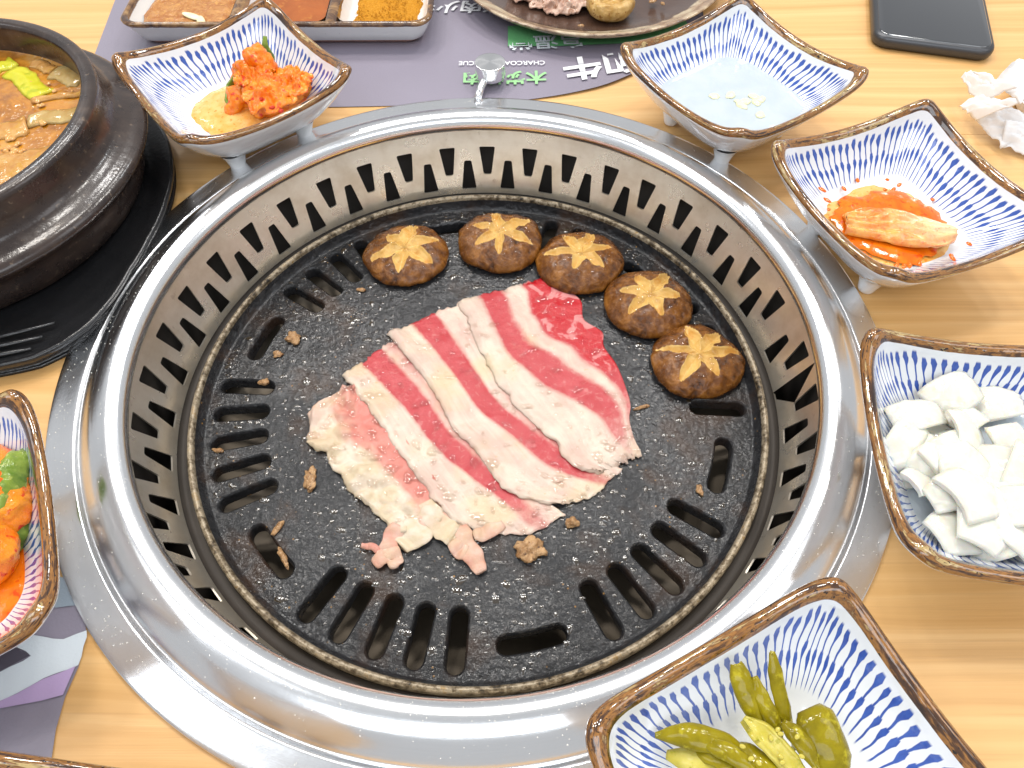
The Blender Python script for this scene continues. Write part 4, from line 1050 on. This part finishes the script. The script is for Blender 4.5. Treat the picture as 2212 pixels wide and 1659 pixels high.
# ------------------------------------------------------------------ sauce tray with three wells
def m_glaze(name='brown_glaze_tray'):
    t = NT(name); o = t.obj(); rim = t.attr('rim'); n = t.noise(o, 70, 4, .65, .4); n2 = t.noise(o, 300, 4)
    g = t.ramp(n, [(.32, (.03, .013, .008)), (.48, (.10, .045, .018)), (.60, (.28, .15, .055)), (.72, (.42, .28, .13))])
    cl = t.step(rim, -.7, -.9)
    base = t.mix(cl, t.mix(n2, (.72, .75, .75), (.80, .80, .78)), (.50, .24, .15))
    c = t.mix(t.step(t.math('ADD', rim, t.math('MULTIPLY', t.math('SUBTRACT', n, .5), .7)), .40, .55), base, g)
    t.set(col=c, rough=.18, coat=.6, coatr=.06); t.bump(n, .0005, .5)
    return t.m
M['glaze'] = m_glaze()
X0, X1, Y0, Y1, HT = -.2410, -.0350, .2490, .3350, .0190
stray = empty('sauce_tray', ((X0 + X1) / 2, (Y0 + Y1) / 2, .0008)); tag(stray, 'brown rimmed sauce tray with three wells on the purple placemat', 'sauce tray')
hx, hy = (X1 - X0) / 2, (Y1 - Y0) / 2
def rrect(ax, ay, r_, n_=6):
    out = []
    for sx, sy, a0 in ((1, 1, 0), (-1, 1, 90), (-1, -1, 180), (1, -1, 270)):
        for i in range(n_ + 1):
            a = R(a0 + 90 * i / n_); out.append((sx * (ax - r_) + r_ * math.cos(a), sy * (ay - r_) + r_ * math.sin(a)))
    return out
def loft(rings, mat, name, parent, cap0=False, cap1=False):
    n_ = len(rings[0][0]); v, f, at = [], [], []
    for pts, z, rv in rings:
        v += [(x, y, z) for x, y in pts]; at += [rv] * n_
    for i in range(len(rings) - 1):
        f += [(i * n_ + k, i * n_ + (k + 1) % n_, (i + 1) * n_ + (k + 1) % n_, (i + 1) * n_ + k) for k in range(n_)]
    if cap0: f.append(tuple(range(n_))[::-1])
    if cap1: f.append(tuple(range((len(rings) - 1) * n_, len(rings) * n_)))
    return mesh(name, v, f, mat, parent, attrs={'rim': at})
rg = []
for d, z, rv in [(-.0130, .0, -1), (-.0095, .0006, -1), (-.0075, .0030, -1), (-.0062, .0042, -.4), (-.0040, .0090, 0), (-.0012, .0150, .1), (0, .0172, .75), (.0002, .0182, 1), (-.0006, .0190, 1), (-.0018, .0193, 1), (-.0030, .0190, 1), (-.0036, .0182, 1)]:
    rg.append((rrect(hx + d, hy + d, .012 + d * .3), z, rv))
loft(rg, M['glaze'], 'tray_body', stray, True)
# floor sheet of glaze between the wells and the wells themselves
divs = [-.1655, -.1015]
xw = [(X0 + .0036, divs[0] - .0042), (divs[0] + .0042, divs[1] - .0042), (divs[1] + .0042, X1 - .0036)]
cxm, cym = (X0 + X1) / 2, (Y0 + Y1) / 2
for d in divs:
    x = d - cxm
    v, f = [], []
    prof = spline([(-.0046, .0100), (-.0042, .0165), (-.0028, .0186), (0, .0191), (.0028, .0186), (.0042, .0165), (.0046, .0100)], 3)
    for y in (-hy + .003, hy - .003): v += [(x + a, y, b) for a, b in prof]
    n_ = len(prof); f = [(k, n_ + k, n_ + k + 1, k + 1) for k in range(n_ - 1)]
    mesh('divider', v, f, M['glaze'], stray, attrs={'rim': [1.0] * len(v)})
for a, b in xw:
    cx = (a + b) / 2 - cxm; hw = (b - a) / 2
    rr = [([(cx + x, y) for x, y in rrect(hw + d, hy - .0036 + d, .009 + d)], z, rv) for d, z, rv in [(.0006, .0182, .9), (-.0008, .0150, .3), (-.0028, .0085, .0), (-.0060, .0058, .0), (-.0085, .0052, .0)]]
    loft(rr, M['glaze'], 'well', stray, False, True)
M['paste'] = m_food('soybean_paste', (.36, .13, .035), (.52, .25, .08), (.62, .33, .10), 150, .18, .15, .0025)
M['chili'] = m_food('thin_red_sauce', (.30, .075, .010), (.38, .10, .015), (.42, .14, .02), 60, .06, .1, .0002, 1.0)
M['powder'] = m_food('seasoning_powder', (.62, .25, .015), (.72, .34, .04), (.42, .12, .01), 700, .9, .0, .0030, 0)
def well_fill(name, i, z, mat, label, wob=.0, ins=.0025, amp=.0, seed=0):
    a, b = xw[i]; cx, hw = (a + b) / 2, (b - a) / 2; na, rings = 80, 14; v, f = [], []
    for q in range(rings + 1):
        for j in range(na):
            an = 2 * math.pi * j / na; c, s = math.cos(an), math.sin(an); k = 1 / ((abs(c) ** 7 + abs(s) ** 7) ** (1 / 7)) * q / rings
            k *= 1 + wob * mn.fractal(Vector((c * 2 + seed, s * 2, seed)), .8, 2, 4)
            x, y = (hw - ins) * k * c, (hy - .0036 - ins) * k * s
            v.append((cx + x, cym + y, z + amp * mn.fractal(Vector((x * 160, y * 160, seed)), .8, 2, 4) - (.003 * max(0, q / rings - .85) / .15 if wob else 0)))
    f = [(q * na + j, (q + 1) * na + j, (q + 1) * na + (j + 1) % na, q * na + (j + 1) % na) for q in range(rings) for j in range(na)]
    return tag(mesh(name, v, f, mat), label, 'sauce')
well_fill('soybean_paste', 0, .0128, M['paste'], 'chunky brown soybean paste in the end well of the sauce tray', .06, .0040, .0012, 1)
well_fill('red_sauce', 1, .0130, M['chili'], 'thin red sauce in the middle well of the sauce tray', 0, .0026)
well_fill('seasoning_powder', 2, .0085, M['powder'], 'orange seasoning powder in the well nearest the brown plate', .30, .0060, .0012, 3)
p = P(425, 38, .014)
for k, (dx, dy, rz, L_) in enumerate([(-.004, .002, -.5, .0085), (.004, -.0045, -1.2, .0075)]):
    tag(lump('garlic_slice', (p.x + dx, p.y + dy, .0140), (L_, .0028, .0011), M['garlic'], rz, .1, 100, k, nu=20, nv=12), 'pale garlic sliver lying on the soybean paste', 'garlic', 'garlic slivers on the soybean paste')
v, f = [], []
rng = random.Random(21)
for k in range(900):
    a, b = xw[2]; x = rng.uniform(a + .007, b - .006); y = rng.uniform(Y0 + .008, Y1 - .008)
    s = rng.uniform(.0003, .0009); o_ = len(v); z = .0085 + rng.uniform(0, .0015)
    if nz((x * 70, y * 70, 5), 1) < -.15: continue
    v += [(x + s, y, z), (x - s * .5, y + s * .8, z), (x - s * .5, y - s * .8, z), (x, y, z + s * 1.1)]; f += [(o_, o_ + 1, o_ + 3), (o_ + 1, o_ + 2, o_ + 3), (o_ + 2, o_, o_ + 3)]
tag(mesh('powder_grains', v, f, M['powder'], smooth=False), 'coarse grains scattered on the orange seasoning powder', 'seasoning', None, 'stuff')

# ------------------------------------------------------------------ brown plate with cooked food
bp = empty('round_plate', (.0752, .3430, .0008)); tag(bp, 'round dark brown plate with cream streaked rim holding cooked meat', 'plate')
def m_brownplate():
    t = NT('brown_stoneware'); o = t.obj(); rim = t.attr('rim'); n = t.noise(o, 40, 4, .65, .6); n2 = t.noise(o, 170, 4, .6)
    c = t.mix(n2, (.050, .026, .018), (.085, .045, .030))
    r_ = t.ramp(n, [(.30, (.11, .06, .035)), (.46, (.34, .22, .13)), (.60, (.55, .45, .30)), (.75, (.30, .15, .06))])
    c = t.mix(t.step(t.math('ADD', rim, t.math('MULTIPLY', t.math('SUBTRACT', n, .5), .9)), .35, .6), c, r_)
    t.set(col=c, rough=.26, coat=.5, coatr=.12); t.bump(n2, .0004, .5)
    return t.m
prof = spline([(.0005, .0050), (.045, .0050), (.070, .0056), (.082, .0078), (.0915, .0112), (.0965, .0136), (.1000, .0150), (.1012, .0148), (.1010, .0136), (.0960, .0095), (.085, .0045), (.062, .0012), (.060, .0), (.0005, .0)], 4)
v, f = lathe(prof, 140)
rim = []
for k in range(140): rim += [max(0, 1 - abs(r_ - .0955) / .012) if z > .0085 else 0 for r_, z in prof]
mesh('plate_body', v, [q[::-1] for q in f], m_brownplate(), bp, attrs={'rim': rim})
M['cooked'] = m_food('cooked_beef', (.42, .24, .17), (.66, .48, .38), (.30, .15, .09), 90, .25, .2, .0012)
def crumple(name, c, sx, sy, h, rz, seed, mat, label, cat, group=None):
    n_ = 54; v = []
    for i in range(n_ + 1):
        for j in range(n_ + 1):
            a, b = i / n_ * 2 - 1, j / n_ * 2 - 1
            rr = max(abs(a), abs(b)); l2 = math.hypot(a, b) + 1e-6
            x, y = a * rr / l2, b * rr / l2
            e = 1 + .35 * mn.fractal(Vector((x * 1.4 + seed, y * 1.4, seed)), .8, 2, 3)
            z = h * (.35 + .9 * abs(mn.fractal(Vector((x * 1.9 + seed * 2, y * 1.9, 1)), .9, 2.1, 4))) * (1 - .5 * (x * x + y * y)) 
            v.append((x * sx * e, y * sy * e, z))
    f = [(i * (n_ + 1) + j, (i + 1) * (n_ + 1) + j, (i + 1) * (n_ + 1) + j + 1, i * (n_ + 1) + j + 1) for i in range(n_) for j in range(n_)]
    o = mesh(name, v, f, mat, loc=c, rz=rz); md = o.modifiers.new('s', 'SOLIDIFY'); md.thickness = .0014
    return tag(o, label, cat, group)
for c_, sx, sy, h, rz, sd_, lb in KL: crumple('kimchi_leaf', c_, sx, sy, h, rz, sd_, M['kim'], lb, 'kimchi', 'kimchi pieces in the bowl by the stone pot')
p = P(1215, 8, .010); crumple('cooked_beef', (p.x, p.y + .004, .0064), .0210, .0150, .011, .2, 2.2, M['cooked'], 'crumpled cooked beef piece in front on the brown plate', 'beef')
p = P(1150, -14, .010); crumple('cooked_beef', (p.x, p.y + .008, .0064), .0200, .0160, .012, .9, 5.1, M['cooked'], 'cooked beef piece at the side of the brown plate', 'beef')
p = P(1245, -30, .010); crumple('cooked_beef', (p.x, p.y + .012, .0066), .0240, .0200, .016, 1.9, 8.4, M['cooked'], 'cooked beef piece heaped behind the mushroom on the brown plate', 'beef')
# upturned mushroom
um = m_food('upturned_mushroom', (.40, .22, .05), (.60, .40, .16), (.28, .13, .03), 170, .22, .2, .0010)
mp_ = spline([(.0005, .0075), (.0060, .0078), (.0078, .0095), (.0085, .0118), (.0105, .0132), (.0135, .0135), (.0158, .0118), (.0166, .0085), (.0155, .0045), (.0120, .0015), (.0060, .0004), (.0005, .0002)], 5)
v, f = lathe(mp_, 72)
v = [Vector(q) * (1 + .07 * mn.fractal(Vector(q) * 110, .8, 2, 4)) for q in v]
p = P(1318, 18, .011)
tag(mesh('upturned_mushroom', v, [q[::-1] for q in f], um, loc=(p.x, p.y, .0064)), 'golden mushroom lying stem side up on the brown plate', 'mushroom')
p = P(1262, 82, .0085)
for k, (px, r_) in enumerate([((1255, 55), .0024), ((1410, 8), .004), ((1430, 15), .002)]):
    p = P(px[0], px[1], .0075); tag(lump('meat_crumb', (p.x, p.y, .0072 if k == 0 else .0100), (r_, r_ * .6, .001), sm_, k, .4, 300, k, nu=16, nv=10), 'tiny cooked crumb on the brown plate', 'food scrap', 'crumbs on the brown plate')

# ------------------------------------------------------------------ phone
ph = empty('smartphone', (.3165, .3150, .0), R(-14.3)); tag(ph, 'dark grey smartphone lying face up on the table', 'phone')
PW, PL, PT = .0388, .0760, .0090
def sup(ax, ay, r_): return rrect(ax, ay, r_, 8)
pm = simple('phone_case', (.070, .072, .078), .34, .55, .05, 60)
rg = [(sup(PW - .0030, PL - .0030, .008), .0002, 0), (sup(PW - .0008, PL - .0008, .0098), .0014, 0), (sup(PW, PL, .0105), .0034, 0), (sup(PW, PL, .0105), .0058, 0), (sup(PW - .0008, PL - .0008, .0098), .0078, 0), (sup(PW - .0022, PL - .0022, .0088), .0087, 0), (sup(PW - .0030, PL - .0030, .0082), .0088, 0)]
loft(rg, pm, 'phone_body', ph, True)
gm = NT('phone_glass'); gm.set(col=(.010, .012, .016), rough=.03, coat=1.0, coatr=.02, coati=1.8, spec=1.0)
loft([(sup(PW - .0030, PL - .0030, .0082), .0086, 0), (sup(PW - .0031, PL - .0031, .0081), .0091, 0), (sup(PW - .0038, PL - .0038, .0076), .0093, 0)], gm.m, 'phone_screen', ph, False, True)
# ------------------------------------------------------------------ crumpled tissue
tm = NT('tissue_paper'); o_ = tm.obj(); tm.set(col=(.86, .86, .87), rough=.9, sss=.15, sssr=(1, 1, 1), ssss=.002); tm.bump(tm.noise(o_, 260, 4), .0004, .5)
tis = empty('crumpled_tissue', (.337, .178, 0)); tag(tis, 'crumpled white paper tissue lying near the phone', 'tissue')
def fn(n):
    p = Vector((n.x * .026, n.y * .032, n.z * .020)); p.x += .016
    q = p * 34 + Vector((4.2, 1.1, 7.7))
    cell = mn.voronoi(q)[0]; d = (cell[1] - cell[0])
    k = 1 + .30 * (mn.fractal(q * .5, .9, 2, 2)) - .16 * min(1, d) + .10
    p = p * k
    return Vector((p.x, p.y, max(.0006, p.z + .015)))
v, f = sphere_grid(110, 64, fn)
mesh('crumpled_ball', v, f, tm.m, tis)
def flapt(pts, z0, z1, seed):
    base = [P(x, y, z) - Vector((.337, .178, 0)) for x, y, z in pts]
    a, b, c, d = base; n_ = 20; v = []
    for i in range(n_ + 1):
        for j in range(n_ + 1):
            s, t = i / n_, j / n_
            p = a * (1 - s) * (1 - t) + b * s * (1 - t) + c * s * t + d * (1 - s) * t
            p = p + Vector((0, 0, .0040 * abs(mn.fractal(Vector((s * 2 + seed, t * 2, seed)), .8, 2, 3)) + .0018 * math.sin(3.1 * s)))
            v.append((p.x, p.y, max(.0007, p.z)))
    f = [(i * (n_ + 1) + j, (i + 1) * (n_ + 1) + j, (i + 1) * (n_ + 1) + j + 1, i * (n_ + 1) + j + 1) for i in range(n_) for j in range(n_)]
    o = mesh('tissue_fold', v, f, tm.m, tis); md = o.modifiers.new('s', 'SOLIDIFY'); md.thickness = .0004
flapt([(2076, 168, .012), (2098, 157, .018), (2200, 190, .036), (2110, 232, .012)], 0, 0, 1)
flapt([(2072, 231, .007), (2118, 214, .014), (2215, 225, .036), (2108, 262, .008)], 0, 0, 4)
flapt([(2148, 180, .018), (2186, 136, .034), (2260, 130, .036), (2205, 225, .036)], 0, 0, 7)
flapt([(2106, 258, .006), (2160, 228, .016), (2270, 270, .016), (2160, 322, .002)], 0, 0, 9)
flapt([(2158, 318, .002), (2170, 262, .014), (2290, 270, .014), (2260, 352, .002)], 0, 0, 12)
